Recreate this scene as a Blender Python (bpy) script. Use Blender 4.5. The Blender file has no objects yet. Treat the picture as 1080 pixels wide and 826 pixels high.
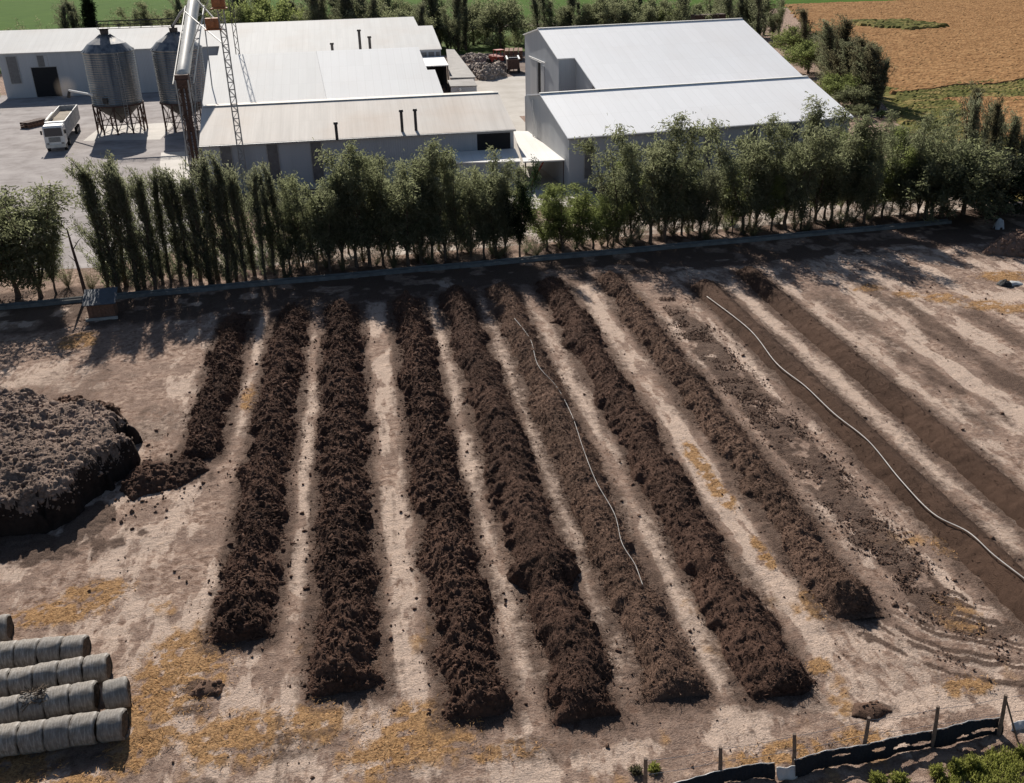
import bpy, math, random
import numpy as np
from mathutils import Vector, Matrix

rng = np.random.default_rng(7)
random.seed(7)
SC = bpy.context.scene
COL = SC.collection
R = math.radians

# ------------------------------------------------------------------ survey of the place
# camera of the photograph: a drone 26 m above the compost field, metres, +Y runs along the rows
CAM_H, F_PX = 26.0, 1020.0
PITCH, ROLL, YAW = 0.446611, 0.0258135, 0.1442426
_f = np.array([math.sin(YAW)*math.cos(PITCH), math.cos(YAW)*math.cos(PITCH), -math.sin(PITCH)])
_r = np.array([math.cos(YAW), -math.sin(YAW), 0.0])
_d = np.cross(_f, _r)
RIGHT = _r*math.cos(ROLL) + _d*math.sin(ROLL)
DOWN = -_r*math.sin(ROLL) + _d*math.cos(ROLL)
FWD = _f


def ray(px, py):
    return RIGHT*(px-540)/F_PX + DOWN*(py-413)/F_PX + FWD


def at(px, py, z=0.0):
    "survey point of the photograph at a known height"
    d = ray(px, py)
    k = (z-CAM_H)/d[2]
    return np.array([d[0]*k, d[1]*k, z])


def at_y(px, py, Y):
    "survey point of the photograph at a known distance up the field"
    d = ray(px, py)
    k = Y/d[1]
    return np.array([d[0]*k, Y, CAM_H+d[2]*k])


# ------------------------------------------------------------------ noise in numpy
def _hash(ix, iy, iz, seed):
    h = (ix*374761393 + iy*668265263 + iz*2147483647 + seed*974634777) & 0xFFFFFFFF
    h = ((h ^ (h >> 13))*1274126177) & 0xFFFFFFFF
    h = ((h ^ (h >> 16))*2246822519) & 0xFFFFFFFF
    return ((h ^ (h >> 15)) & 0xFFFFFF)/float(0xFFFFFF)


def vnoise(x, y, seed=0):
    x = np.asarray(x, float); y = np.asarray(y, float)
    ix = np.floor(x).astype(np.int64); iy = np.floor(y).astype(np.int64)
    fx = x-ix; fy = y-iy
    fx = fx*fx*(3-2*fx); fy = fy*fy*(3-2*fy)
    a = _hash(ix, iy, 0, seed); b = _hash(ix+1, iy, 0, seed)
    c = _hash(ix, iy+1, 0, seed); d = _hash(ix+1, iy+1, 0, seed)
    return (a*(1-fx)+b*fx)*(1-fy)+(c*(1-fx)+d*fx)*fy


def fbm(x, y, octaves=4, seed=0, gain=0.5):
    s = 0; a = 1; t = 0
    for o in range(octaves):
        s = s+a*vnoise(x*2**o+17.3*o, y*2**o-9.1*o, seed+o); t += a; a *= gain
    return s/t


def sstep(a, b, x):
    t = np.clip((x-a)/(b-a), 0, 1)
    return t*t*(3-2*t)


# ------------------------------------------------------------------ mesh helpers
def mesh_np(name, V, faces, attrs=None, smooth=False, mats=None):
    "V (n,3); faces: list of (m,k) index arrays, k = 3 or 4; attrs: point floats"
    V = np.asarray(V, np.float32)
    faces = [np.asarray(f, np.int32) for f in faces if len(f)]
    me = bpy.data.meshes.new(name)
    me.vertices.add(len(V)); me.vertices.foreach_set('co', V.ravel())
    loops = np.concatenate([f.ravel() for f in faces])
    tot = np.concatenate([np.full(len(f), f.shape[1], np.int32) for f in faces])
    start = np.concatenate([[0], np.cumsum(tot)[:-1]]).astype(np.int32)
    me.loops.add(len(loops)); me.loops.foreach_set('vertex_index', loops)
    me.polygons.add(len(tot)); me.polygons.foreach_set('loop_start', start)
    if attrs:
        for k, a in attrs.items():
            at_ = me.attributes.new(k, 'FLOAT', 'POINT')
            at_.data.foreach_set('value', np.asarray(a, np.float32))
    me.update(calc_edges=True)
    me.polygons.foreach_set('use_smooth', np.full(len(tot), bool(smooth)))
    me.validate()
    return me


def grid_faces(nx, ny):
    i = np.arange(nx-1)[:, None]*ny + np.arange(ny-1)[None, :]
    i = i.ravel()
    return np.stack([i, i+ny, i+ny+1, i+1], 1)


class MB:
    "collects shapes into one mesh"
    def __init__(s):
        s.v = []; s.f = []; s.n = 0

    def poly(s, V, F):
        s.v.extend([tuple(map(float, p)) for p in V])
        s.f.extend([tuple(i+s.n for i in f) for f in F])
        s.n += len(V); return s

    def box(s, c, size, rz=0.0, tilt=None):
        x, y, z = [k/2 for k in size]
        M = Matrix.Rotation(rz, 3, 'Z')
        if tilt is not None: M = tilt
        P = [Vector((a*x, b*y, e*z)) for e in (-1, 1) for b in (-1, 1) for a in (-1, 1)]
        P = [M @ p + Vector(c) for p in P]
        return s.poly(P, [(0, 2, 3, 1), (4, 5, 7, 6), (0, 1, 5, 4), (2, 6, 7, 3), (0, 4, 6, 2), (1, 3, 7, 5)])

    def hexa(s, bottom, top):
        P = list(bottom)+list(top)
        return s.poly(P, [(3, 2, 1, 0), (4, 5, 6, 7), (0, 1, 5, 4), (1, 2, 6, 5), (2, 3, 7, 6), (3, 0, 4, 7)])

    def tube(s, pts, rad, n=8, caps=True):
        pts = [Vector(p) for p in pts]
        if not hasattr(rad, '__len__'): rad = [rad]*len(pts)
        rings = []
        up = Vector((0, 0, 1))
        for i, p in enumerate(pts):
            t = (pts[min(i+1, len(pts)-1)]-pts[max(i-1, 0)]).normalized()
            a = t.cross(up if abs(t.z) < .95 else Vector((1, 0, 0))).normalized()
            b = a.cross(t).normalized()
            rings.append([p+(a*math.cos(2*math.pi*k/n)+b*math.sin(2*math.pi*k/n))*rad[i] for k in range(n)])
        V = [q for r_ in rings for q in r_]
        F = []
        for i in range(len(pts)-1):
            for k in range(n):
                F.append((i*n+k, i*n+(k+1) % n, (i+1)*n+(k+1) % n, (i+1)*n+k))
        if caps:
            F.append(tuple(range(n-1, -1, -1))); F.append(tuple((len(pts)-1)*n+k for k in range(n)))
        return s.poly(V, F)

    def lathe(s, prof, n=32, c=(0, 0, 0)):
        V = []; F = []
        for r_, z in prof:
            for k in range(n):
                a = 2*math.pi*k/n
                V.append((c[0]+r_*math.cos(a), c[1]+r_*math.sin(a), c[2]+z))
        for i in range(len(prof)-1):
            for k in range(n):
                F.append((i*n+k, i*n+(k+1) % n, (i+1)*n+(k+1) % n, (i+1)*n+k))
        return s.poly(V, F)

    def build(s, name, m, parent=None, smooth=False):
        me = bpy.data.meshes.new(name)
        me.from_pydata(s.v, [], s.f); me.update()
        me.polygons.foreach_set('use_smooth', [smooth]*len(me.polygons))
        return link(name, me, m, parent)


def link(name, me, m=None, parent=None):
    o = bpy.data.objects.new(name, me)
    COL.objects.link(o)
    if m is not None and len(me.materials) == 0: me.materials.append(m)
    if parent is not None: o.parent = parent
    return o


def tag(o, label=None, cat=None, group=None, kind=None):
    if label: o['label'] = label
    if cat: o['category'] = cat
    if group: o['group'] = group
    if kind: o['kind'] = kind
    return o


def thing(name, label, cat, loc=(0, 0, 0), rz=0.0, group=None):
    o = bpy.data.objects.new(name, None)
    COL.objects.link(o)
    o.empty_display_size = .3
    o.location = [float(k) for k in loc]; o.rotation_euler = (0, 0, rz)
    return tag(o, label, cat, group)


ORD = ['first', 'second', 'third', 'fourth', 'fifth', 'sixth', 'seventh', 'eighth', 'ninth', 'tenth', 'eleventh', 'twelfth',
       'thirteenth', 'fourteenth', 'fifteenth', 'sixteenth', 'seventeenth', 'eighteenth', 'nineteenth', 'twentieth']
TENS = {20: 'twenty', 30: 'thirty', 40: 'forty', 50: 'fifty', 60: 'sixty'}


def ordinal(i):
    i += 1
    if i <= 20: return ORD[i-1]
    t = i//10*10
    if i == t: return TENS[t][:-1]+'ieth'
    return TENS[t]+'-'+ORD[i-t-1]


# ------------------------------------------------------------------ material helpers
class N:
    def __init__(s, name, rough=.9, spec=.2):
        s.m = bpy.data.materials.new(name); s.m.use_nodes = True
        s.t = s.m.node_tree; s.b = s.t.nodes['Principled BSDF']
        s.b.inputs['Roughness'].default_value = rough
        s.b.inputs['Specular IOR Level'].default_value = spec
        s._c = None

    def new(s, typ, **kw):
        n = s.t.nodes.new(typ)
        for k, v in kw.items(): setattr(n, k, v)
        return n

    def ln(s, a, b): s.t.links.new(a, b)

    def put(s, sock, v):
        if hasattr(v, 'is_output') or isinstance(v, bpy.types.NodeSocket): s.ln(v, sock)
        elif isinstance(v, (tuple, list)) and len(v) == 3 and sock.type == 'RGBA': sock.default_value = (*v, 1)
        else: sock.default_value = v

    def coord(s, scale=(1, 1, 1), rot=(0, 0, 0), space='Object'):
        if s._c is None: s._c = s.new('ShaderNodeTexCoord')
        mp = s.new('ShaderNodeMapping')
        mp.inputs['Scale'].default_value = scale; mp.inputs['Rotation'].default_value = rot
        s.ln(s._c.outputs[space], mp.inputs['Vector'])
        return mp.outputs[0]

    def noise(s, scale, detail=4, rough=.55, vec=None, dist=0):
        n = s.new('ShaderNodeTexNoise')
        n.inputs['Scale'].default_value = scale; n.inputs['Detail'].default_value = detail
        n.inputs['Roughness'].default_value = rough; n.inputs['Distortion'].default_value = dist
        s.ln(vec if vec is not None else s.coord(), n.inputs['Vector'])
        return n.outputs['Fac']

    def ramp(s, fac, stops):
        n = s.new('ShaderNodeValToRGB')
        e = n.color_ramp.elements
        while len(e) < len(stops): e.new(.5)
        for k, (p, c) in zip(e, stops):
            k.position = p
            k.color = (c, c, c, 1) if not hasattr(c, '__len__') else (*c, 1)
        s.put(n.inputs[0], fac)
        return n.outputs[0]

    def mix(s, fac, a, b, blend='MIX'):
        n = s.new('ShaderNodeMix', data_type='RGBA', blend_type=blend)
        s.put(n.inputs[0], fac); s.put(n.inputs[6], a); s.put(n.inputs[7], b)
        return n.outputs[2]

    def math(s, op, a, b=0.0, c=None, clamp=False):
        n = s.new('ShaderNodeMath', operation=op, use_clamp=clamp)
        s.put(n.inputs[0], a); s.put(n.inputs[1], b)
        if c is not None: s.put(n.inputs[2], c)
        return n.outputs[0]

    def attr(s, name):
        n = s.new('ShaderNodeAttribute', attribute_name=name)
        return n.outputs['Fac']

    def bump(s, h, strength=.5, dist=.05):
        n = s.new('ShaderNodeBump')
        n.inputs['Strength'].default_value = strength; n.inputs['Distance'].default_value = dist
        s.ln(h, n.inputs['Height']); s.ln(n.outputs[0], s.b.inputs['Normal'])

    def col(s, c): s.put(s.b.inputs['Base Color'], c); return s

    def metal(s, v): s.b.inputs['Metallic'].default_value = v; return s


def plain(name, c, var=.18, scale=3, rough=.8, metal=0, spec=.3, bump=0):
    n = N(name, rough, spec)
    f = n.noise(scale, 5, .6)
    n.col(n.ramp(f, [(.3, tuple(k*(1-var) for k in c)), (.7, tuple(min(1, k*(1+var)) for k in c))]))
    if metal: n.metal(metal)
    if bump: n.bump(n.noise(scale*8, 3), bump, .02)
    return n.m


MAT = {}
MAT['wood'] = plain('weathered_wood', (.16, .12, .095), .3, 6, .9, bump=.4)
MAT['black'] = plain('black_rubber', (.018, .018, .02), .2, 5, .7)
MAT['dark_steel'] = plain('dark_steel', (.06, .055, .055), .3, 3, .6, .3)
MAT['rust'] = plain('rusty_steel', (.085, .05, .04), .4, 4, .85)
MAT['grey_steel'] = plain('grey_steel', (.33, .33, .33), .2, 3, .55, .4)
MAT['white_paint'] = plain('white_paint', (.72, .71, .69), .1, 2, .55)
MAT['cream'] = plain('cream_paint', (.62, .6, .55), .12, 2, .5)
MAT['orange'] = plain('orange_paint', (.36, .15, .07), .3, 4, .7)
MAT['red'] = plain('red_paint', (.33, .06, .04), .3, 4, .6)
MAT['glass'] = plain('dark_glass', (.03, .035, .045), .1, 2, .12, spec=.6)
MAT['window'] = plain('window_panel', (.12, .125, .135), .25, 2, .35, spec=.5)
MAT['opening'] = plain('dark_interior_or_wall_shade', (.02, .02, .022), .1, 2, .9)
MAT['concrete'] = plain('concrete', (.36, .34, .31), .2, 1.2, .9, bump=.2)
MAT['old_concrete'] = plain('old_concrete', (.14, .14, .135), .3, 1.5, .92, bump=.3)
MAT['pad'] = plain('pale_slab', (.5, .47, .43), .12, .35, .9)
MAT['grain'] = plain('grain_load', (.25, .21, .16), .2, 3, .9, bump=.4)
MAT['hose'] = plain('pale_hose', (.42, .40, .375), .3, 1, .5)
MAT['tarp'] = plain('pale_tarp', (.46, .46, .46), .15, 2, .6)
MAT['hut'] = plain('hut_roof', (.075, .09, .11), .2, 2, .6)
MAT['planks'] = plain('brown_planks', (.2, .11, .075), .3, 6, .9)
MAT['bark'] = plain('bark', (.1, .072, .055), .35, 5, .95, bump=.5)
MAT['rubble'] = plain('rubble', (.3, .25, .215), .45, .9, .95, bump=.6)
MAT['brown_roof'] = plain('grey_brown_roof', (.23, .215, .2), .2, .6, .75)


def roof_mat(name, c, stain, rough=.7, tint=(.62, .5, .4), axis=0.0, spec=.05):
    n = N(name, rough, spec)
    v = n.coord((1.4, .08, .08), (0, 0, axis))
    f = n.noise(1.0, 5, .6, v)
    g = n.noise(.12, 4, .6)
    c1 = n.mix(n.ramp(f, [(.35, 0), (.75, stain)]), c, tuple(k*.72 for k in c))
    c2 = n.mix(n.ramp(g, [(.45, 0), (.8, stain)]), c1, tint)
    n.col(c2)
    br = n.new('ShaderNodeTexBrick'); br.offset = 0.0
    br.inputs['Scale'].default_value = 1.0; br.inputs['Brick Width'].default_value = 1.05; br.inputs['Row Height'].default_value = 4.6
    br.inputs['Mortar Size'].default_value = .035; br.inputs['Mortar Smooth'].default_value = .6
    br.inputs['Color1'].default_value = (1, 1, 1, 1); br.inputs['Color2'].default_value = (.965, .965, .965, 1); br.inputs['Mortar'].default_value = (.9, .9, .89, 1)
    n.ln(n.coord((1, 1, 1), (0, 0, axis)), br.inputs['Vector'])
    n.col(n.mix(1.0, c2, br.outputs['Color'], 'MULTIPLY'))
    w = n.new('ShaderNodeTexWave'); w.inputs['Scale'].default_value = .9
    n.ln(n.coord((1, 1, 1), (0, 0, axis)), w.inputs['Vector'])
    n.bump(w.outputs['Fac'], .12, .03)
    return n.m


MAT['roof_new'] = roof_mat('white_sheet_roof', (.95, .95, .95), .12, .55, axis=R(-5.4), spec=.35)
MAT['roof_left'] = roof_mat('bright_left_sheet_roof', (.86, .86, .85), .1)
MAT['roof_left_dull'] = roof_mat('dull_left_sheet_roof', (.80, .795, .775), .2)
MAT['roof_mid'] = roof_mat('dull_sheet_roof', (.80, .785, .75), .3)
MAT['roof_old'] = roof_mat('rust_tinted_sheet_roof', (.74, .69, .63), .6)


def wall_mat(name, c):
    n = N(name, .6, .35)
    v = n.coord((1.2, 1.2, .06))
    n.col(n.mix(n.ramp(n.noise(1.0, 5, .6, v), [(.3, 0), (.8, .5)]), c, tuple(k*.75 for k in c)))
    w = n.new('ShaderNodeTexWave'); w.inputs['Scale'].default_value = 1.2
    n.ln(n.coord((1, 1, 0)), w.inputs['Vector'])
    n.bump(w.outputs['Fac'], .25, .03)
    return n.m


MAT['wall'] = wall_mat('blue_grey_sheet_wall', (.43, .45, .48))
MAT['wall_pale'] = wall_mat('pale_grey_sheet_wall', (.5, .505, .51))


def galv_mat():
    n = N('galvanised_sheet', .42, .5).metal(.75)
    v = n.coord((1, 1, .1))
    n.col(n.ramp(n.noise(1.3, 4, .6, v), [(.36, (.13, .14, .155)), (.5, (.24, .245, .25)), (.64, (.34, .32, .29))]))
    return n.m


MAT['galv'] = galv_mat()


def compost_mat(name, dark, light, scale=7):
    n = N(name, .95, .12)
    f = n.noise(scale, 6, .65)
    g = n.noise(.9, 3, .6)
    c = n.ramp(f, [(.36, dark), (.5, tuple((a+b)/2 for a, b in zip(dark, light))), (.64, light)])
    c = n.mix(n.ramp(g, [(.35, 0), (.75, .55)]), c, tuple(k*1.35 for k in light))
    c = n.mix(n.ramp(n.noise(.22, 3, .5), [(.42, 0), (.62, .5)]), c, tuple(k*1.5 for k in light))
    c = n.mix(n.ramp(n.attr('var'), [(0, 0), (1, .75)]), c, tuple(k*1.9 for k in light))
    n.col(c)
    n.bump(n.noise(scale*3, 6, .75), 1.0, .09)
    return n.m


MAT['compost'] = compost_mat('dark_compost', (.024, .0137, .010), (.104, .060, .043))
MAT['compost_mid'] = compost_mat('brown_compost', (.038, .022, .0155), (.148, .092, .066))
MAT['compost_fine'] = compost_mat('fine_brown_compost', (.048, .028, .019), (.082, .049, .034), 9)
MAT['heap'] = compost_mat('dry_crusted_manure', (.07, .050, .040), (.26, .192, .155), 6)
MAT['heap_core'] = compost_mat('shade_dark_manure_core', (.014, .010, .009), (.035, .025, .021), 4)  # flank shade painted in: near-black sides below the paler crust
MAT['brown_heap'] = compost_mat('loose_brown_soil', (.10, .062, .045), (.2, .13, .098), 5)


def leaf_mat(name, dark, light):
    n = N(name, .6, .25)
    n.m.node_tree.nodes.remove(n.b)
    var = n.attr('leafvar')
    oi = n.new('ShaderNodeObjectInfo')
    c = n.ramp(var, [(0, dark), (.6, tuple((a+b)/2 for a, b in zip(dark, light))), (1, light)])
    c = n.mix(n.math('MULTIPLY', oi.outputs['Random'], .4), c, tuple(k*.8 for k in dark))
    d = n.new('ShaderNodeBsdfDiffuse'); t = n.new('ShaderNodeBsdfTranslucent')
    n.ln(c, d.inputs[0])
    n.put(t.inputs[0], n.mix(.4, c, (light[0]*1.05, light[1]*1.18, light[2]*.75)))
    ms = n.new('ShaderNodeMixShader'); ms.inputs[0].default_value = .58
    n.ln(d.outputs[0], ms.inputs[1]); n.ln(t.outputs[0], ms.inputs[2])
    n.ln(ms.outputs[0], n.t.nodes['Material Output'].inputs[0])
    return n.m


MAT['leaf_poplar'] = leaf_mat('poplar_leaves', (.07, .076, .056), (.27, .265, .20))
MAT['leaf_willow'] = leaf_mat('willow_leaves', (.078, .086, .056), (.29, .29, .20))
MAT['leaf_bright'] = leaf_mat('bright_green_leaves', (.095, .118, .05), (.28, .30, .135))
MAT['leaf_dark'] = leaf_mat('dark_evergreen_leaves', (.018, .03, .018), (.045, .065, .035))
MAT['leaf_bronze'] = leaf_mat('bronze_tinted_leaves', (.062, .065, .045), (.20, .17, .125))
MAT['leaf_tuft'] = leaf_mat('grass_tuft_leaves', (.10, .115, .03), (.36, .35, .12))
MAT['straw'] = plain('loose_straw', (.45, .255, .105), .35, 1.6, .9)

# ------------------------------------------------------------------ compost rows: where they lie
# x at the near end, x at the far end, y near, y far, half width, height, lumpiness, material
ROWS = [
    (-10.5, -10.5, 48.6, 70.8, 1.06, .72, 1.0, 'compost'),
    (-6.6, -6.55, 32.6, 71.0, 1.26, .86, 1.0, 'compost'),
    (-2.4, -2.6, 28.8, 71.3, 1.34, .92, 1.0, 'compost'),
    (2.35, 2.3, 26.7, 71.8, 1.24, .88, 1.0, 'compost'),
    (6.35, 6.2, 25.9, 72.4, 1.3, 1.02, .5, 'compost'),
    (9.75, 9.8, 26.3, 72.8, 1.14, .72, .35, 'compost_mid'),
    (13.5, 14.1, 25.7, 73.4, 1.22, .86, .5, 'compost'),
    (18.5, 18.9, 29.6, 73.6, 1.08, .7, .5, 'compost_mid'),
    (26.0, 25.7, 22.0, 70.0, 1.22, .85, .13, 'compost_fine'),
    (29.9, 30.2, 22.0, 72.5, 1.08, .78, .15, 'compost_fine'),
]


def row_x(r, y):
    t = np.clip((y-r[2])/(r[3]-r[2]), 0, 1)
    return r[0]+(r[1]-r[0])*t


# ------------------------------------------------------------------ ground: one sheet out to the horizon
STRAW = [(-8.8, 31.2, 2.0, 2.4), (-9.3, 29.0, 1.7, 1.8), (-9.9, 27.2, 1.0, 1.0), (-6.2, 27.2, 2.0, 1.4), (-3.6, 27.5, 1.1, 1.2), (.1, 26.3, 2.2, 1.6), (3.0, 24.9, 1.6, .5), (-1.2, 25.4, 1.6, .8),
         (-14.9, 35.9, 2.4, .9), (-13.3, 37.2, 1.6, .9), (-13.9, 26.9, 1.6, .9), (-11.5, 25.9, 1.2, .7), (-21.3, 68.3, 1.4, 1.7), (16.2, 43.3, .45, 2.2), (16.3, 39.9, .5, 1.8),
         (15.6, 27.0, .5, .5), (22.5, 28.8, .9, 1.2), (42.3, 63.2, 1.6, 1.2), (44.5, 61.2, 1.8, 1.1), (19.2, 67.7, .9, 2.2), (40.0, 64.5, 1.0, .9),
         (46.0, 60.0, 1.6, .8), (24.6, 33.5, .6, 1.0), (12.6, 23.2, 1.8, .5), (15.4, 23.4, 1.2, .4), (17.0, 30.6, .4, 1.1), (16.4, 34.5, .35, 1.2), (20.5, 25.0, 1.2, .5),
         (-8.4, 56.0, .5, 2.0), (49.5, 66.8, 2.2, 1.2), (38.0, 66.5, 1.4, .8)]


def canal_y(x): return 76.9+(x+29.3)*(4.8/80.7)


def axis_lines(segs):
    out = [np.array([segs[0][0]])]
    for a, b, st in segs:
        n = max(1, int(round((b-a)/st)))
        out.append(np.linspace(a, b, n+1)[1:])
    return np.concatenate(out)


def make_ground():
    xs = axis_lines([(-4000, -800, 800), (-800, -120, 68), (-120, -34, 8.6), (-34, -21, .5), (-21, 29, .105), (29, 64, .25), (64, 120, 5.6), (120, 800, 68), (800, 4000, 800)])
    ys = axis_lines([(-800, 0, 100), (0, 19, 1.9), (19, 46, .1), (46, 78, .18), (78, 100, .5), (100, 260, 8), (260, 800, 60), (800, 6000, 650)])
    X, Y = np.meshgrid(xs, ys, indexing='ij')
    # albedo masks: spilt compost, straw, bare pale earth, painted shade by heap and trees
    dark = np.zeros_like(X); pale = np.zeros_like(X); straw = np.zeros_like(X)
    w1 = fbm(X*.9, Y*.35, 4, 3); w2 = fbm(X*2.2, Y*1.2, 4, 9)
    for i, r in enumerate(ROWS):
        d = np.abs(X-row_x(r, Y)-(w1-.5)*.6)
        e = np.maximum(np.maximum(r[2]-Y, Y-r[3]), 0)
        dd = np.hypot(np.maximum(d-r[4]*.92, 0), e*.8)
        reach = .42+.5*w2+(.25 if i >= 4 else 0)
        s = 1-sstep(.05, reach+.45, dd)
        dark = np.maximum(dark, s*(.95 if i < 4 else .8))
    # flattened old row between the eighth and ninth
    d = np.abs(X-21.95-(w1-.5)*1.2); m = sstep(26, 31, Y)*(1-sstep(62, 69, Y))*(1-sstep(.5, 1.7, d))
    dark = np.maximum(dark, m*sstep(.24, .46, fbm(X*1.6, Y*1.1, 5, 21))*1.25)
    # traces of cleared rows at the right
    for cx, y0, y1, hw, k in ((34.0, 42, 67, 1.7, .72), (38.3, 34, 68, 1.6, .8), (42.6, 40, 62, 1.5, .62), (46.5, 45, 60, 1.2, .5)):
        d = np.abs(X-cx-(w1-.5)*1.2); m = sstep(y0-2, y0+3, Y)*(1-sstep(y1-3, y1+3, Y))*(1-sstep(hw*.35, hw, d))
        dark = np.maximum(dark, m*k*sstep(.28, .6, fbm(X*.9, Y*.3, 5, 33)+.12))
    # pale wheel lanes between the rows
    mids = [(-8.5, .55), (-4.5, .6), (0, .8), (4.3, .8), (8.1, .7), (11.9, .75), (16.3, .9), (23.8, .6), (28, .8), (31.9, .9), (36.2, 1.0), (40.5, 1), (44.6, 1)]
    for cx, hw in mids:
        d = np.abs(X-cx-(w1-.5)*.9); m = (1-sstep(hw*.4, hw*1.25, d))*sstep(24, 29, Y)*(1-sstep(69, 74, Y))
        pale = np.maximum(pale, m*sstep(.3, .6, fbm(X*.7, Y*.22, 4, 41)))
    pale = np.maximum(pale, .6*sstep(.46, .62, fbm(X*.18, Y*.16, 4, 51))*(Y < 76))
    pale = np.maximum(pale, .62*sstep(.44, .56, fbm(X*.5, Y*.35, 4, 57))*(1-sstep(33, 44, Y)))
    # bare wet-dried bright patch before the eighth row and at the near edge
    for cx, cy, rx, ry, k in ((16.3, 31.5, .9, 2.6, 1.0), (15.9, 36.5, .5, 3.0, 1.0), (16.1, 46, .5, 2.6, .9), (11.6, 24.5, 1.6, 1.4, .8), (7, 24, 2.2, .9, .6), (-12.5, 40.5, 3.0, 2.8, .65), (19.5, 24.6, 3.0, .9, .8), (-11.0, 25.8, .35, 1.2, 1)):
        q = np.hypot((X-cx)/rx, (Y-cy)/ry)+(w2-.5)*.8
        pale = np.maximum(pale, k*(1-sstep(.6, 1.15, q)))
    # painted heap shadow along its front, then dung and spoil round heap, row heads
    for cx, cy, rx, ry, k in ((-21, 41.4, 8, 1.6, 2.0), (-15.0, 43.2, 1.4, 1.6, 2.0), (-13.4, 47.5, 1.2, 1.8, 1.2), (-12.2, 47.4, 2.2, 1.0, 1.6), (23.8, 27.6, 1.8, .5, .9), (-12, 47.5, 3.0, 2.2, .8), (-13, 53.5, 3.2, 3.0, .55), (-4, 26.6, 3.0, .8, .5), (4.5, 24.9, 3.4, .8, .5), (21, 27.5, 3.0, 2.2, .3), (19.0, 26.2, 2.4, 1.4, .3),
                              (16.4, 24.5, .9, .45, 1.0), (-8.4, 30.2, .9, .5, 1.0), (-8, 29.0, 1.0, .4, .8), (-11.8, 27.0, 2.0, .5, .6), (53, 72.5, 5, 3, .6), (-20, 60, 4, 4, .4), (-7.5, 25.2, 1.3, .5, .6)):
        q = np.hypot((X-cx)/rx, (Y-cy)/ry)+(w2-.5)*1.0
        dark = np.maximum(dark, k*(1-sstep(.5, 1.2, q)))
    under = (1-sstep(5.0, 8.5, canal_y(X)-Y))*(1-sstep(3, 5, Y-canal_y(X)))  # tree shade painted dark into the ground colour along the channel
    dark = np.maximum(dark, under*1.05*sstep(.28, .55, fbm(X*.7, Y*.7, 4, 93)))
    # wheel arcs of the loader at the head of the eighth row
    for rad in (3.3, 3.75, 4.5, 4.9, 5.7, 6.1, 6.9, 7.3, 8.2):
        rr = np.hypot(X-25.6, Y-32.2); ang = np.arctan2(Y-32.2, X-25.6)
        m = (1-sstep(.07, .2, np.abs(rr-rad-(w1-.5)*.9)))*((ang < -.5) & (ang > -2.7))
        dark = np.maximum(dark, m*1.15*sstep(.3, .5, w2)); pale = np.maximum(pale, .9*np.exp(-((rr-rad-.22-(w1-.5)*.9)/.09)**2)*((ang < -.5) & (ang > -2.7)))
    # tyre marks running along the lanes
    for cx in (-4.75, -4.2, -.35, .4, 3.95, 4.65, 7.9, 8.5, 11.6, 12.2, 23.4, 24.1, 31.5, 32.3, 36.0, 37, 40.3, 41):
        m = 1-sstep(.05, .2, np.abs(X-cx-(fbm(X*0, Y*.12, 2, int(cx*10) & 255)-.5)*.8))
        dark = np.maximum(dark, m*.45*sstep(.35, .6, w2)*(Y > 24)*(Y < 72))
    for cx, cy, rx, ry in STRAW:
        q = np.hypot((X-cx)/rx, (Y-cy)/ry)+(w2-.5)*.9+(w1-.5)*.5
        straw = np.maximum(straw, 1-sstep(.45, 1.25, q))
    straw = np.maximum(straw, .55*sstep(.62, .75, fbm(X*.5, Y*.35, 4, 77))*(Y < 36))
    straw *= sstep(.28, .5, fbm(X*3.1, Y*3.1, 3, 81))
    inside = sstep(19.5, 21, Y)*(1-sstep(73, 76, Y))*sstep(-33, -24, X)*(1-sstep(58, 63, X))
    Z = (fbm(X*.9, Y*.7, 4, 5)-.5)*.14+(fbm(X*4, Y*4, 3, 8)-.5)*.07
    Z += dark*(fbm(X*3, Y*3, 3, 15)-.35)*.12+straw*(fbm(X*5, Y*5, 2, 16))*.07
    Z = Z*inside
    V = np.stack([X, Y, Z], -1).reshape(-1, 3)
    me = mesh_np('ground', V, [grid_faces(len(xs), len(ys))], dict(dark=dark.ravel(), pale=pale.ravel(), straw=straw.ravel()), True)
    n = N('dry_field_earth', .97, .1)
    f1 = n.noise(.35, 6, .65); f2 = n.noise(2.2, 7, .72); f3 = n.noise(11, 5, .7)
    f5 = n.noise(24, 4, .75)
    f4 = n.noise(.9, 6, .7, n.coord((1, .35, 1)))
    base = n.ramp(f2, [(.38, (.185, .117, .085)), (.49, (.335, .232, .178)), (.6, (.51, .378, .30))])
    base = n.mix(n.ramp(f1, [(.42, .8), (.56, 0)]), base, n.ramp(f3, [(.4, (.19, .128, .098)), (.6, (.34, .245, .195))]))
    base = n.mix(n.ramp(n.math('ADD', n.attr('pale'), n.math('MULTIPLY', n.math('SUBTRACT', f4, .5), 3.2)), [(.42, 0), (.66, .95)]), base,
                 n.ramp(f3, [(.38, (.51, .385, .305)), (.6, (.66, .515, .42))]))
    base = n.mix(n.ramp(n.math('ADD', n.attr('straw'), n.math('MULTIPLY', n.math('SUBTRACT', f2, .5), 1.2)), [(.1, 0), (.6, .94)]), base,
                 n.ramp(f3, [(.38, (.22, .12, .055)), (.6, (.54, .32, .145))]))
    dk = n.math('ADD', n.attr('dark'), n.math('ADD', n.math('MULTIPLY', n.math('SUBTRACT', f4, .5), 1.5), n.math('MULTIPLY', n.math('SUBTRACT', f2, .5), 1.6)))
    base = n.mix(n.ramp(dk, [(.25, 0), (.8, .93)]), base, n.ramp(f5, [(.36, (.045, .028, .021)), (.5, (.10, .065, .049)), (.64, (.22, .152, .118))]))
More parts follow.
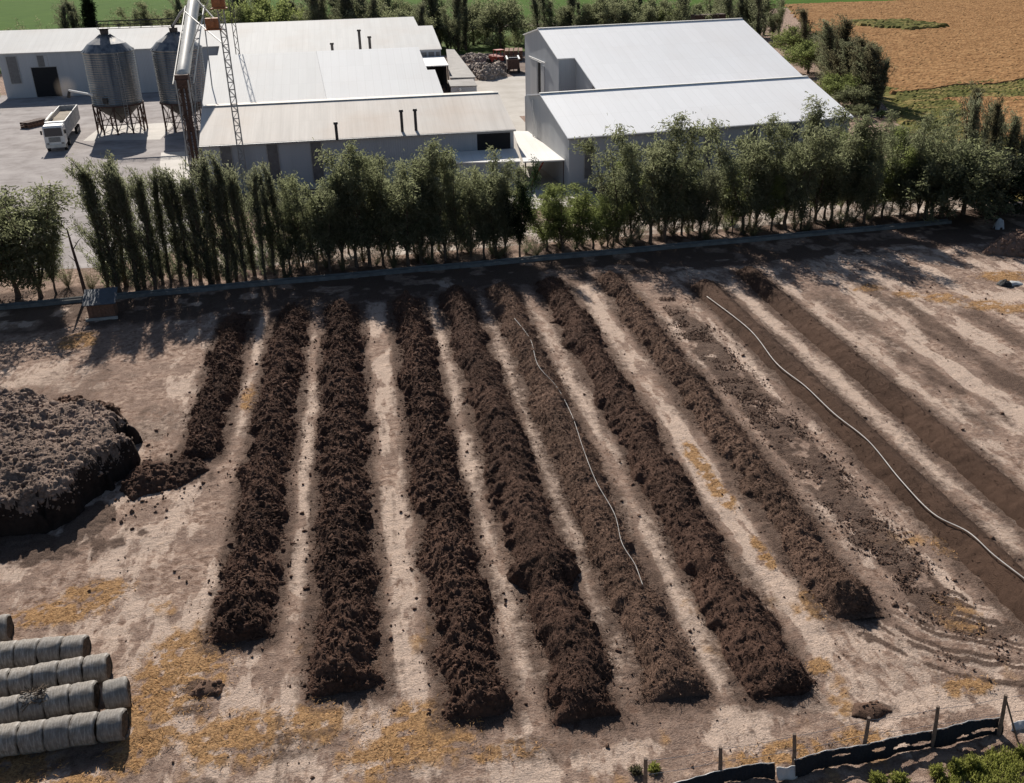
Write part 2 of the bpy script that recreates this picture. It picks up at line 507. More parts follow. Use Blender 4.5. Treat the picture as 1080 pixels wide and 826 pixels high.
    base = n.mix(n.ramp(f3, [(.58, 0), (.68, .6)]), base, (.085, .058, .047))
    base = n.mix(n.ramp(f5, [(.57, 0), (.66, .55)]), base, (.12, .084, .067))
    n.col(base)
    n.bump(n.math('ADD', n.math('ADD', f3, n.math('MULTIPLY', f5, .6)), n.math('MULTIPLY', f2, 2.0)), 1.0, .1)
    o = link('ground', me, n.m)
    tag(o, kind='structure')


make_ground()


def sheet(name, pts, z, m):
    "flat paved or grown area lying on the ground"
    me = bpy.data.meshes.new(name)
    me.from_pydata([(float(p[0]), float(p[1]), z) for p in pts], [], [tuple(range(len(pts)))])
    me.update()
    if me.polygons[0].normal.z < 0: me.flip_normals()
    return tag(link(name, me, m), kind='structure')


def soil_mat(name, stops, scale=.5, rough=.95, bump=.3, vec=None):
    n = N(name, rough, .03)
    f = n.noise(scale, 7, .68, n.coord(vec) if vec else None)
    n.col(n.ramp(f, stops)); n.bump(n.noise(scale*14, 3), bump, .05)
    return n.m


MAT['gravel'] = soil_mat('gravel', [(.34, (.25, .225, .215)), (.5, (.325, .298, .288)), (.66, (.40, .37, .355))], .3)
MAT['track'] = soil_mat('pale_track', [(.38, (.17, .12, .095)), (.5, (.34, .28, .24)), (.62, (.5, .44, .39))], .3)
MAT['apron'] = soil_mat('pale_yard_concrete', [(.3, (.4, .37, .33)), (.6, (.5, .47, .43))], .2)
MAT['dirt_yard'] = soil_mat('brown_yard_dirt', [(.3, (.15, .115, .095)), (.6, (.25, .205, .18)), (.75, (.33, .29, .26))], .25)
MAT['verge'] = soil_mat('rough_grass_verge', [(.3, (.055, .085, .025)), (.55, (.09, .13, .04)), (.75, (.19, .17, .10))], .12)
MAT['crop'] = soil_mat('green_crop', [(.35, (.032, .075, .008)), (.5, (.05, .105, .012)), (.65, (.068, .125, .018))], .5, vec=(.25, 1.2, 1))

sheet('gravel_yard', [(-90, 90), (-24, 86), (-17, 90), (-17, 200), (-90, 200)], .006, MAT['gravel'])
sheet('dirt_track', [(-15, canal_y(-15)+5), (20, canal_y(20)+4.5), (75, canal_y(75)+3.0), (75, canal_y(75)+13), (20, canal_y(20)+13), (-15, canal_y(-15)+11)], .010, MAT['track'])
sheet('concrete_apron', [(8, 96), (24, 96), (24, 150), (27, 150), (34, 196), (22, 190), (18, 165), (16, 130), (8, 125)], .014, MAT['apron'])
sheet('dirt_yard', [(14, 186), (40, 186), (48, 238), (14, 238)], .006, MAT['dirt_yard'])
sheet('grass_verge', [(-300, 234), (95, 234), (140, 332), (-300, 332)], .010, MAT['verge'])
sheet('far_track', [(10, 304), (95, 286), (100, 296), (10, 315)], .03, MAT['track'])
sheet('green_field', [(-1500, 326), (136, 326), (220, 339), (1500, 339), (3000, 4500), (-3000, 4500)], .06, MAT['crop'])
sheet('loading_pad', [(-39.5, 148), (-28.5, 146), (-28.5, 160), (-39.5, 160)], .018, MAT['pad'])
sheet('tower_pad', [at(170, 161)[:2], at(200, 160)[:2], at(201, 197)[:2], at(166, 197)[:2]], .022, MAT['pad'])


def in_poly(X, Y, P):
    c = np.zeros(X.shape, bool)
    n = len(P)
    for i in range(n):
        x0, y0 = P[i]; x1, y1 = P[(i+1) % n]
        if y0 == y1: continue
        c ^= ((y0 > Y) != (y1 > Y)) & (X < (x1-x0)*(Y-y0)/(y1-y0)+x0)
    return c


def crop_field(name, P, cell, h0, hv, m, seed, x_max=1e9):
    "standing crop: a rough surface of stalk heads over the polygon, skirted to the soil"
    P = [(float(a[0]), float(a[1])) for a in P]
    x0, x1 = min(p[0] for p in P), min(max(p[0] for p in P), x_max); y0, y1 = min(p[1] for p in P), max(p[1] for p in P)
    xs = np.arange(x0-2, x1+2, cell); ys = np.arange(y0-2, y1+2, cell)
    X, Y = np.meshgrid(xs, ys, indexing='ij')
    wx = X+(fbm(X*.2, Y*.2, 3, seed)-.5)*5; wy = Y+(fbm(X*.2, Y*.2, 3, seed+7)-.5)*5
    ins = in_poly(wx, wy, P)
    r_ = np.random.default_rng(seed)
    H = h0+(r_.random(X.shape)-.5)*hv+(fbm(X*.15, Y*.5, 3, seed+3)-.5)*hv*1.5
    Z = np.where(ins, np.maximum(H, .1), .03)
    jx = (r_.random(X.shape)-.5)*cell*.7; jy = (r_.random(X.shape)-.5)*cell*.7
    F = grid_faces(len(xs), len(ys))
    keep = ins.ravel()[F].any(1)
    F = F[keep]
    used = np.unique(F); remap = np.full(X.size, -1); remap[used] = np.arange(len(used))
    V = np.stack([X+jx, Y+jy, Z], -1).reshape(-1, 3)[used]
    return tag(link(name, mesh_np(name, V, [remap[F]], None, False), m), kind='structure')


MAT['wheat'] = soil_mat('ripe_wheat', [(.36, (.18, .088, .036)), (.5, (.285, .155, .068)), (.64, (.41, .245, .115))], 1.1, .9, .4, (.5, 1.4, 1))
MAT['margin'] = soil_mat('green_field_margin', [(.38, (.07, .075, .022)), (.5, (.12, .12, .035)), (.6, (.25, .19, .075))], .35, .9, .4, (.5, 1.3, 1))
sheet('field_margin', [(60, 88), (150, 70), (900, 60), (900, 338), (147, 338), (88, 165)], .045, MAT['margin'])
crop_field('field_margin', [(76, 128), (88, 158), (120, 162), (330, 195), (330, 140), (104, 140), (82, 130), (86, 104), (78, 96), (70, 96)], .4, .35, .25, MAT['margin'], 12, 190)
crop_field('wheat_field', [(86, 152), (97, 155), (113, 158), (330, 190), (330, 336), (147, 336), (112, 232)], .45, .5, .15, MAT['wheat'], 3)
crop_field('wheat_field', [(92, 144), (105, 142.5), (300, 150), (300, 70), (86, 100), (80.5, 118), (87, 134)], .42, .5, .15, MAT['wheat'], 5, 190)
crop_field('green_patch', [at(895, 24)[:2], at(960, 24)[:2], at(1003, 30)[:2], at(960, 34)[:2], at(900, 29)[:2]], .8, .95, .4, MAT['margin'], 9)

# ------------------------------------------------------------------ lumps of compost
def blades(P, D, W, L, r_, droop=0.0):
    "flat quads of width W and length L from P along D (n,3)"
    n = len(P)
    A = r_.normal(size=(n, 3)); A = np.cross(D, A); A /= np.linalg.norm(A, axis=1)[:, None]+1e-9
    A = A*(W/2)[:, None]
    Q = P+D*L[:, None]
    V = np.stack([P-A*.7, P+A*.7, Q+A, Q-A], 1).reshape(-1, 3)
    F = np.arange(n*4).reshape(n, 4)
    return V, F


def ico():
    t = (1+5**.5)/2
    V = np.array([(-1, t, 0), (1, t, 0), (-1, -t, 0), (1, -t, 0), (0, -1, t), (0, 1, t), (0, -1, -t), (0, 1, -t), (t, 0, -1), (t, 0, 1), (-t, 0, -1), (-t, 0, 1)], float)
    V /= np.linalg.norm(V[0])
    F = np.array([(0, 11, 5), (0, 5, 1), (0, 1, 7), (0, 7, 10), (0, 10, 11), (1, 5, 9), (5, 11, 4), (11, 10, 2), (10, 7, 6), (7, 1, 8), (3, 9, 4), (3, 4, 2), (3, 2, 6), (3, 6, 8), (3, 8, 9), (4, 9, 5), (2, 4, 11), (6, 2, 10), (8, 6, 7), (9, 8, 1)])
    return V, F


ICO_V, ICO_F = ico()


def rot_mats(n, r_):
    q = r_.normal(size=(n, 4)); q /= np.linalg.norm(q, axis=1)[:, None]
    w, x, y, z = q.T
    return np.stack([1-2*(y*y+z*z), 2*(x*y-z*w), 2*(x*z+y*w), 2*(x*y+z*w), 1-2*(x*x+z*z), 2*(y*z-x*w), 2*(x*z-y*w), 2*(y*z+x*w), 1-2*(x*x+y*y)], 1).reshape(n, 3, 3)


def chunks(C, size, r_, stretch=1.6):
    "C (n,3) centres, size (n,) radii -> verts, faces, per-lump random"
    n = len(C)
    V = ICO_V[None]*(1+.35*(r_.random((n, 12, 1))-.5)*2)
    sc = np.stack([np.full(n, 1.0), 1/ (1+(stretch-1)*r_.random(n)), 1/(1+(stretch-1)*r_.random(n))], 1)*size[:, None]*1.15
    V = np.einsum('nij,nkj->nki', rot_mats(n, r_), V*sc[:, None, :])+C[:, None, :]
    F = ICO_F[None]+(np.arange(n)*12)[:, None, None]
    return V.reshape(-1, 3), F.reshape(-1, 3), np.repeat(r_.random(n)**3, 12)


def row_height(r, x, y):
    "smooth cross-section of a windrow"
    u = (x-row_x(r, y))/r[4]
    e = np.clip(np.minimum(y-r[2], r[3]-y)/1.1, 0, 1)
    e = np.sqrt(1-(1-e)**2)
    return r[5]*e*np.clip(1-np.abs(u)**1.7, 0, None)**1.15


ROW_LABEL = [
    'short dark lumpy compost row beside the big manure heap, leftmost row',
    'long dark lumpy compost row, second row from the left, narrowing towards the bales',
    'broad dark clodded compost row, third row from the left',
    'dark coarse compost row, fourth from the left, reaching far forward',
    'thick very dark compost row, fifth from the left, with a hump near its near end',
    'low brown compost row with a thin pale hose along its crest',
    'dark shaggy compost row just right of the row carrying the thin hose',
    'thin brown compost row ending in a dark hollow mound near the tyre arcs',
    'smooth low brown soil row with the long white hose lying on it',
    'smooth low brown soil row, rightmost row, beyond the long white hose']


def make_row(i, r):
    r_ = np.random.default_rng(100+i)
    L = r[3]-r[2]; lump = r[6]
    st = .075 if lump > .2 else .1
    ss = np.arange(-.3, L+.3, st); us = np.arange(-1.28, 1.281, st/r[4])
    S, U = np.meshgrid(ss, us, indexing='ij')
    Y = r[2]+S
    wob = (fbm(Y*.3, Y*0+i*7, 3, 61+i)-.5)*(.7 if lump > .2 else .15)
    wid = .72+.58*fbm(Y*.6, Y*0+i*3, 3, 71+i) if lump > .2 else 1.0
    Xc = row_x(r, Y)+wob
    X = Xc+U*r[4]*wid
    edge = (fbm(X*1.5, Y*1.5, 4, 81+i)-.5)*(.95 if lump > .2 else .2)
    Z = row_height((0, 0, r[2], r[3], 1, r[5]), U*(1+edge)*1.02, Y)
    hump = .78+.48*fbm(Y*.28, X*.28, 3, 91+i)
    if lump > .2: Z = Z*hump
    amp = np.clip(Z/.35, 0, 1)
    Z = Z+amp*((fbm(X*1.7, Y*1.7, 3, 11+i)-.5)*.42*min(1, lump+.2)+(np.abs(fbm(X*3.1, Y*3.1, 4, 12+i)-.5)*2-.3)*.46*lump+(fbm(X*9, Y*9, 2, 13+i)-.5)*.12*lump)
    if i == 7:   # the hollow mound at its near end
        q = np.hypot(X-18.75, Y-30.6)
        Z = Z+.55*np.exp(-(q/1.1)**2)
    if i == 4:
        Z = Z+.35*np.exp(-((Y-34.6)/1.0)**2)*amp+.25*np.exp(-((Y-30.2)/1.1)**2)*amp
    Z = Z-.10*(np.abs(U) > 1.0)-.04
    V = np.stack([X, Y, Z], -1).reshape(-1, 3)
    F = grid_faces(len(ss), len(us))[:, ::-1]
    var = np.zeros(len(V))
    n = int(L*(170 if lump >= .9 else 210 if lump > .2 else 5))
    yy = r[2]+r_.random(n)*L
    uu = np.where(r_.random(n) < .75, r_.uniform(-1.0, 1.0, n), r_.normal(size=n)*.75)
    uu = np.clip(uu, -1.35, 1.35)
    wob = (fbm(yy*.3, yy*0+i*7, 3, 61+i)-.5)*(.7 if lump > .2 else .15)
    wid = .72+.58*fbm(yy*.6, yy*0+i*3, 3, 71+i) if lump > .2 else 1.0
    xx = row_x(r, yy)+wob+uu*r[4]*wid
    gi = np.clip(np.round((yy-r[2]+.3)/st).astype(int), 0, len(ss)-1)
    gj = np.clip(np.round((uu+1.28)/(st/r[4])).astype(int), 0, len(us)-1)
    zz = np.maximum(Z[gi, gj], .0)
    size = np.clip(np.exp(r_.normal(size=n)*.45)*(.047 if lump >= .9 else .028 if lump > .2 else .03), .012, .24)
    cv, cf, cr = chunks(np.stack([xx, yy, zz+size*.15], 1), size, r_, 3.0 if lump >= .9 else 3.6)
    # straw and fibre sticking out of the compost
    m = int(L*(330 if lump > .2 else 40))+4
    fy = r[2]+r_.random(m)*L; fu = r_.uniform(-1.05, 1.05, m)
    gi = np.clip(np.round((fy-r[2]+.3)/st).astype(int), 0, len(ss)-1); gj = np.clip(np.round((fu+1.28)/(st/r[4])).astype(int), 0, len(us)-1)
    fd = r_.normal(size=(m, 3))*np.array([1, 1, .45]); fd /= np.linalg.norm(fd, axis=1)[:, None]
    fv, ff = blades(np.stack([X[gi, gj], Y[gi, gj], np.maximum(Z[gi, gj], 0)+.02], 1), fd, r_.uniform(.01, .03, m), r_.uniform(.08, .3, m), r_)
    V2 = np.concatenate([V, cv, fv]); var = np.concatenate([var, cr, np.repeat(r_.uniform(.3, 1.0, m), 4)])
    me = mesh_np('compost_row', V2, [F, cf+len(V), ff+len(V)+len(cv)], dict(var=var), False)
    me.polygons.foreach_set('use_smooth', np.ones(len(F)+len(cf)+len(ff), bool))
    o = link('compost_row', me, MAT[r[7]])
    tag(o, ROW_LABEL[i], 'compost row', 'compost rows in the field')


for i, r in enumerate(ROWS): make_row(i, r)


def poly_dist(X, Y, P):
    "signed distance to polygon, positive inside"
    d = np.full(X.shape, 1e9)
    for i in range(len(P)):
        ax, ay = P[i]; bx, by = P[(i+1) % len(P)]
        ex, ey = bx-ax, by-ay
        t = np.clip(((X-ax)*ex+(Y-ay)*ey)/(ex*ex+ey*ey), 0, 1)
        d = np.minimum(d, np.hypot(X-ax-t*ex, Y-ay-t*ey))
    return np.where(in_poly(X, Y, P), d, -d)


def make_heap(name, P, h, slope, m, label, cat, seed, st=.09, nch=3000, csize=.12, rough=.5, top=None, crust=None):
    r_ = np.random.default_rng(seed)
    xs = np.arange(min(p[0] for p in P)-.7, max(p[0] for p in P)+.7, st)
    ys = np.arange(min(p[1] for p in P)-.7, max(p[1] for p in P)+.7, st)
    X, Y = np.meshgrid(xs, ys, indexing='ij')
    def hz(X, Y):
        d = poly_dist(X, Y, P)+(fbm(X*.8, Y*.8, 4, seed)-.5)*1.3*min(1, h/2+.15)+((fbm(X*.6, Y*.6, 3, seed+50)-.5)*1.5 if crust is not None else 0)
        t = np.clip(d/slope, 0, 1)
        z = h*np.sin(t*math.pi/2)**(.5 if crust is not None else .8)
        if top is not None: z = z*top(X, Y)
        return z
    Z = hz(X, Y)
    amp = np.clip(Z/.4, 0, 1)
    Z = Z+amp*((fbm(X*.7, Y*.7, 3, seed+1)-.5)*1.1*rough+(np.abs(fbm(X*2.1, Y*2.1, 4, seed+2)-.5)*2-.3)*.75*rough+(fbm(X*7, Y*7, 3, seed+3)-.5)*.3*rough)
    Z = np.where(Z < .015, -.15, Z)
    V = np.stack([X, Y, Z], -1).reshape(-1, 3); F = grid_faces(len(xs), len(ys))
    F = F[(Z.ravel()[F] > 0).any(1)]
    cx = r_.uniform(xs[0], xs[-1], nch*2); cy = r_.uniform(ys[0], ys[-1], nch*2)
    cz = hz(cx, cy); k = cz > .1; cx, cy, cz = cx[k], cy[k], cz[k]
    size = np.clip(np.exp(r_.normal(size=len(cx))*.5)*csize, .03, .4)
    gi = np.clip(np.round((cx-xs[0])/st).astype(int), 0, len(xs)-1); gj = np.clip(np.round((cy-ys[0])/st).astype(int), 0, len(ys)-1)
    cz = Z[gi, gj]
    if crust is not None:
        k = hz(cx, cy) > h*.5; cx, cy, cz, size = cx[k], cy[k], cz[k], size[k]
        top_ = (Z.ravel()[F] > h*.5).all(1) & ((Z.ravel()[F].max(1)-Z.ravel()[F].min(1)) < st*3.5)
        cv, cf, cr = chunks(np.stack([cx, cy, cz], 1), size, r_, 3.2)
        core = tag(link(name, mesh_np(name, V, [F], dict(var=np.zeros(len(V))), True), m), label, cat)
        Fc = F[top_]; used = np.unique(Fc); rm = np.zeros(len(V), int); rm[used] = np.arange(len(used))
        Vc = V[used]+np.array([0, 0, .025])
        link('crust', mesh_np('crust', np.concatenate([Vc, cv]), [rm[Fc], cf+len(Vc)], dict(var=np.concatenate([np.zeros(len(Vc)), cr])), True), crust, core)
        return core
    cv, cf, cr = chunks(np.stack([cx, cy, cz], 1), size, r_, 1.8)
    me = mesh_np(name, np.concatenate([V, cv]), [F, cf+len(V)], dict(var=np.concatenate([np.zeros(len(V)), cr])), True)
    return tag(link(name, me, m), label, cat)


make_heap('manure_heap', [(-30, 41.5), (-18.3, 42.2), (-15.7, 43.3), (-14.6, 45.8), (-13.7, 48.7), (-14.6, 51.3), (-15.8, 53.2), (-18.6, 54.8), (-24, 57.6), (-30, 58)], 2.0, .7, MAT['heap_core'],
          'huge steep-sided crusted manure heap at the left edge of the field', 'manure heap', 5, .075, 11000, .055, .55,
          lambda X, Y: .72+.5*fbm(X*.3, Y*.3, 4, 40), crust=MAT['heap'])
make_heap('manure_pile', [(-14.2, 46.0), (-13.2, 44.8), (-11.2, 46.0), (-9.7, 47.3), (-10.2, 48.6), (-12.2, 48.4), (-13.4, 49.2)], .6, 1.1, MAT['compost'],
          'low dark spill of manure between the big heap and the short row', 'manure pile', 15, .07, 700, .05, .5)
make_heap('manure_pile', [(-20.5, 55.6), (-17.2, 53.9), (-15.6, 54.6), (-17.0, 56.6), (-20, 57.5)], .9, .8, MAT['compost_mid'],
          'small dark manure mound just behind the big heap', 'manure pile', 16, .09, 500, .1, .4)
make_heap('soil_heap', [(51.6, 72.4), (54, 71.2), (60, 70.6), (62, 73), (58, 75.6), (54, 75.2)], 1.4, 1.9, MAT['brown_heap'],
          'reddish brown soil heap at the right edge below the big dark tree', 'soil heap', 17, .12, 500, .1, .35)
make_heap('dung_patch', [(15.5, 24.3), (16.3, 23.9), (17.2, 24.3), (16.9, 24.9), (16.0, 25.0)], .2, .4, MAT['compost_mid'],
          'small flat dark dung patch on pale earth behind the front fence', 'dung patch', 18, .06, 160, .05, .12)
make_heap('dung_patch', [(-8.6, 29.6), (-7.2, 29.5), (-7.0, 30.2), (-8.0, 30.6)], .2, .35, MAT['compost_mid'],
          'small dark dung patch lying in yellow straw right of the bales', 'dung patch', 19, .06, 160, .05, .12)


def ground_clods():
    r_ = np.random.default_rng(55)
    C = []; S = []
    for i, r in enumerate(ROWS):
        n = int((r[3]-r[2])*(4 if i < 8 else 2))
        y = r_.uniform(r[2]-.8, r[3], n); sd = np.where(r_.random(n) < .5, -1, 1)
        x = row_x(r, y)+sd*(r[4]*.95+np.abs(r_.normal(size=n))*.38)
        C.append(np.stack([x, y, np.full(n, .02)], 1)); S.append(np.exp(r_.normal(size=n)*.5)*.03)
    n = 11000
    y = r_.uniform(26, 68, n); x = 21.95+r_.normal(size=n)*.8
    k = vnoise(x*1.3, y*.9, 23) > .38; x, y = x[k], y[k]; n = len(x)
    C.append(np.stack([x, y, np.full(n, .02)], 1)); S.append(np.exp(r_.normal(size=n)*.4)*.032)
    n = 600
    x = r_.uniform(-15, 24, n); y = r_.uniform(23, 40, n)
    C.append(np.stack([x, y, np.full(n, .02)], 1)); S.append(np.exp(r_.normal(size=n)*.5)*.026)
    n = 200
    x = -12.5+r_.normal(size=n)*1.6; y = 46.5+r_.normal(size=n)*2.6
    C.append(np.stack([x, y, np.full(n, .02)], 1)); S.append(np.exp(r_.normal(size=n)*.5)*.045)
    n = 400
    x = r_.uniform(20, 50, n); y = r_.uniform(40, 72, n)
    C.append(np.stack([x, y, np.full(n, .02)], 1)); S.append(np.exp(r_.normal(size=n)*.5)*.04)
    V, F, v = chunks(np.concatenate(C), np.clip(np.concatenate(S), .012, .13), r_, 1.8)
    tag(link('loose_clods', mesh_np('loose_clods', V, [F], dict(var=v)), MAT['compost_mid']), 'loose dark clods scattered over the earth beside the rows', 'clods', kind='stuff')


ground_clods()


def loose_straw():
    r_ = np.random.default_rng(66)
    P = []
    for cx, cy, rx, ry in STRAW:
        n = int(rx*ry*170)+20
        a = r_.uniform(0, 6.283, n); q = np.sqrt(r_.random(n))*1.1
        P.append(np.stack([cx+np.cos(a)*q*rx, cy+np.sin(a)*q*ry, r_.uniform(.03, .1, n)], 1))
    P = np.concatenate(P); n = len(P)
    a = r_.uniform(0, 6.283, n)
    D = np.stack([np.cos(a), np.sin(a), r_.uniform(-.05, .35, n)], 1); D /= np.linalg.norm(D, axis=1)[:, None]
    V, F = blades(P, D, r_.uniform(.01, .025, n), r_.uniform(.06, .2, n), r_)
    tag(link('loose_straw', mesh_np('loose_straw', V, [F], dict(leafvar=np.repeat(r_.random(n), 4))), MAT['straw']), 'yellow straw strewn in patches over the earth', 'straw', kind='stuff')


loose_straw()

# ------------------------------------------------------------------ hoses on the rows
def hose(name, pts, rowi, rad, label):
    r = ROWS[rowi]
    P = []
    for px, py in pts:
        z = .3
        for _ in range(6):
            p = at(px, py, z)
            z = float(row_height(r, p[0], p[1]))*1.0+.1
            z = max(z, .06)
        P.append(Vector((p[0]+random.uniform(-.06, .06), p[1], z+rad*.4)))
    Q = []
    for i in range(len(P)-1):
        p0, p1, p2, p3 = P[max(i-1, 0)], P[i], P[i+1], P[min(i+2, len(P)-1)]
        for k in range(8):
            t = k/8
            Q.append(.5*((2*p1)+(p2-p0)*t+(2*p0-5*p1+4*p2-p3)*t*t+(3*p1-p0-3*p2+p3)*t**3))
    Q.append(P[-1])
    mb = MB().tube(Q, rad, 8)
    tag(mb.build(name, MAT['hose'], None, True), label, 'hose')


hose('irrigation_hose', [(543, 336), (560, 358), (567, 385), (588, 408), (603, 438), (616, 475), (630, 508), (648, 542), (657, 572), (668, 592), (673, 600), (679, 617)], 5, .014,
     'thin grey-white hose winding along the sixth compost row')
hose('irrigation_hose', [(746, 310), (790, 346), (820, 380), (850, 405), (880, 434), (915, 464), (950, 503), (985, 538), (1020, 561), (1050, 586), (1085, 615), (1130, 650)], 8, .026,
     'thick white hose running along the smooth soil row at the right')

# ------------------------------------------------------------------ straw bales in their rows
def bale_mats():
    n = N('bale_wrap', .75, .25)
    v = n.coord((6, 1, 1))
    f = n.noise(2.2, 6, .7, v)
    oi = n.new('ShaderNodeObjectInfo')
    c = n.ramp(f, [(.36, (.15, .13, .11)), (.5, (.265, .24, .21)), (.62, (.41, .38, .345))])
    c = n.mix(n.ramp(n.noise(3.5, 5, .7), [(.5, 0), (.66, .6)]), c, (.15, .12, .09))
    c = n.mix(n.math('MULTIPLY', oi.outputs['Random'], .45), c, (.16, .15, .14))
    n.col(c); n.bump(n.noise(9, 5, .7, n.coord((5, 1, 1))), .5, .04)
    MAT['wrap'] = n.m
    n = N('bale_end', .95, .1)
    n.col(n.ramp(n.noise(9, 5, .7), [(.3, (.05, .04, .032)), (.6, (.13, .1, .075)), (.8, (.2, .155, .115))]))
    n.bump(n.noise(24, 4, .7), .8, .04)
    MAT['bale_end'] = n.m


bale_mats()


def make_bale(ph=0.0):
    t = thing('straw_bale', 'x', 'bale')
    n = 36; w = .865; r0 = .55
    prof = [(-w/2, .47), (-w/2+.025, .53), (-w/2+.08, r0), (-w/4, r0+.012), (-.02, r0-.004), (.02, r0-.004), (w/4, r0+.012), (w/2-.08, r0), (w/2-.025, .53), (w/2, .47)]
    V = []; F = []
    for x, rr in prof:
        for k in range(n):
            a = 2*math.pi*k/n
            q = rr*(1+.02*math.sin(3*a+x*2+ph)+.014*math.sin(7*a+1+x*6+2*ph)+.018*math.sin(11*a-x*23+ph)+.022*math.sin(17*a+x*31+3*ph)*abs(x)+.015*x*math.sin(2*a+ph))
            z = q*math.sin(a)
            V.append((x+.03*math.sin(a*4+ph*2+rr*9)*(abs(x) > .3)*.5, q*math.cos(a)*1.04, max(z*.98, -.48)+.48))
    for i in range(len(prof)-1):
        for k in range(n): F.append((i*n+k, (i+1)*n+k, (i+1)*n+(k+1) % n, i*n+(k+1) % n))
    MB().poly(V, F).build('wrap', MAT['wrap'], t, True)
    for s in (-1, 1):
        V = [(s*(w/2-.03), 0, .5)]
        for q in (.2, .36, .5):
            for k in range(n):
                a = 2*math.pi*k/n
                V.append((s*(w/2-.012-.03*(q > .4)+.014*math.sin(a*9+q*30)), q*math.cos(a), max(q*math.sin(a), -.49)+.5))
        F = [(0, 1+k, 1+(k+1) % n) for k in range(n)]
        for i in range(2):
            for k in range(n): F.append((1+i*n+k, 1+(i+1)*n+k, 1+(i+1)*n+(k+1) % n, 1+i*n+(k+1) % n))
        MB().poly(V, F if s > 0 else [f[::-1] for f in F]).build('end_face', MAT['bale_end'], t)
    return t


def copy_tree(o, parent=None):
    c = o.copy(); COL.objects.link(c)
    if parent is not None: c.parent = parent
    for ch in list(o.children): copy_tree(ch, c)
    return c


def bales():
    z = 3.82
    rows = [('rear bale row', (350, 275), (0, 308), 5, 0), ('second bale row', (440, 350), (0, 425), 5, 1), ('third bale row', (390, 465), (0, 535), 5, 2), ('front bale row', (505, 580), (0, 650), 6, 3)]
    protos = [make_bale(k*1.7) for k in range(4)]; used = False
    spots = []
    END = ['', 'second', 'third', 'fourth', 'fifth', 'sixth']
    for nm, a, b, n, ri in rows:
        A = at(a[0]/z, 610+a[1]/z, .55); B = at(b[0]/z, 610+b[1]/z, .55)
        d = (B-A); d /= np.linalg.norm(d); ang = math.atan2(-d[1], -d[0])
        sp = .875
        gap = 0
        for k in range(n):
            if ri == 3 and k == 1: gap = .05
            if ri == 1 and k == 1: gap = .04
            p = A+d*(.44+k*sp+gap)
            if p[0] < -17.2: continue
            lb = f'grey round bale, {END[k]} from the right in the {nm}' if k else f'grey wrapped round bale at the right end of the {nm}'
            spots.append((p, ang, lb, ri == 2 and k == 2))
    p = at(471/z, 610+462/z, .55)
    spots.append((p, R(9), 'round bale standing apart at the right end of the third row', False))
    p = at(-6/z, 610+200/z, .55)
    spots.append((p, R(5), 'round bale at the left edge, alone behind the rear row of bales', False))
    for k, (p, ang, lb, torn) in enumerate(spots):
        o = protos[k] if k < 4 else copy_tree(protos[(k*7+k//5) % 4])
        o.location = (p[0], p[1], .0)
        o.rotation_euler = (0, 0, ang+random.uniform(-.05, .05))
        s = random.uniform(.97, 1.03); o.scale = (1, s, s)
        for ch in o.children:   # each bale lies rolled differently
            pass
        if torn:
            lb = 'round bale with torn darker net wrap, in the third row of bales'
            r_ = np.random.default_rng(4)
            n = 130
            a = r_.uniform(.5, 2.4, n); x = r_.uniform(-.3, .4, n)
            P = np.stack([x, .57*np.cos(a), .5+.57*np.sin(a)], 1)
            D = np.stack([r_.normal(size=n), -np.sin(a)*r_.normal(size=n)*.7, np.cos(a)*r_.normal(size=n)*.7+.1], 1); D /= np.linalg.norm(D, axis=1)[:, None]
            V, F = blades(P, D, r_.uniform(.015, .05, n), r_.uniform(.12, .35, n), r_)
            me = mesh_np('torn_net', V, [F], dict(leafvar=np.repeat(r_.random(n), 4)))
            link('torn_net', me, MAT['bale_end'], o)
        tag(o, lb, 'bale', 'round bales laid in rows')


bales()

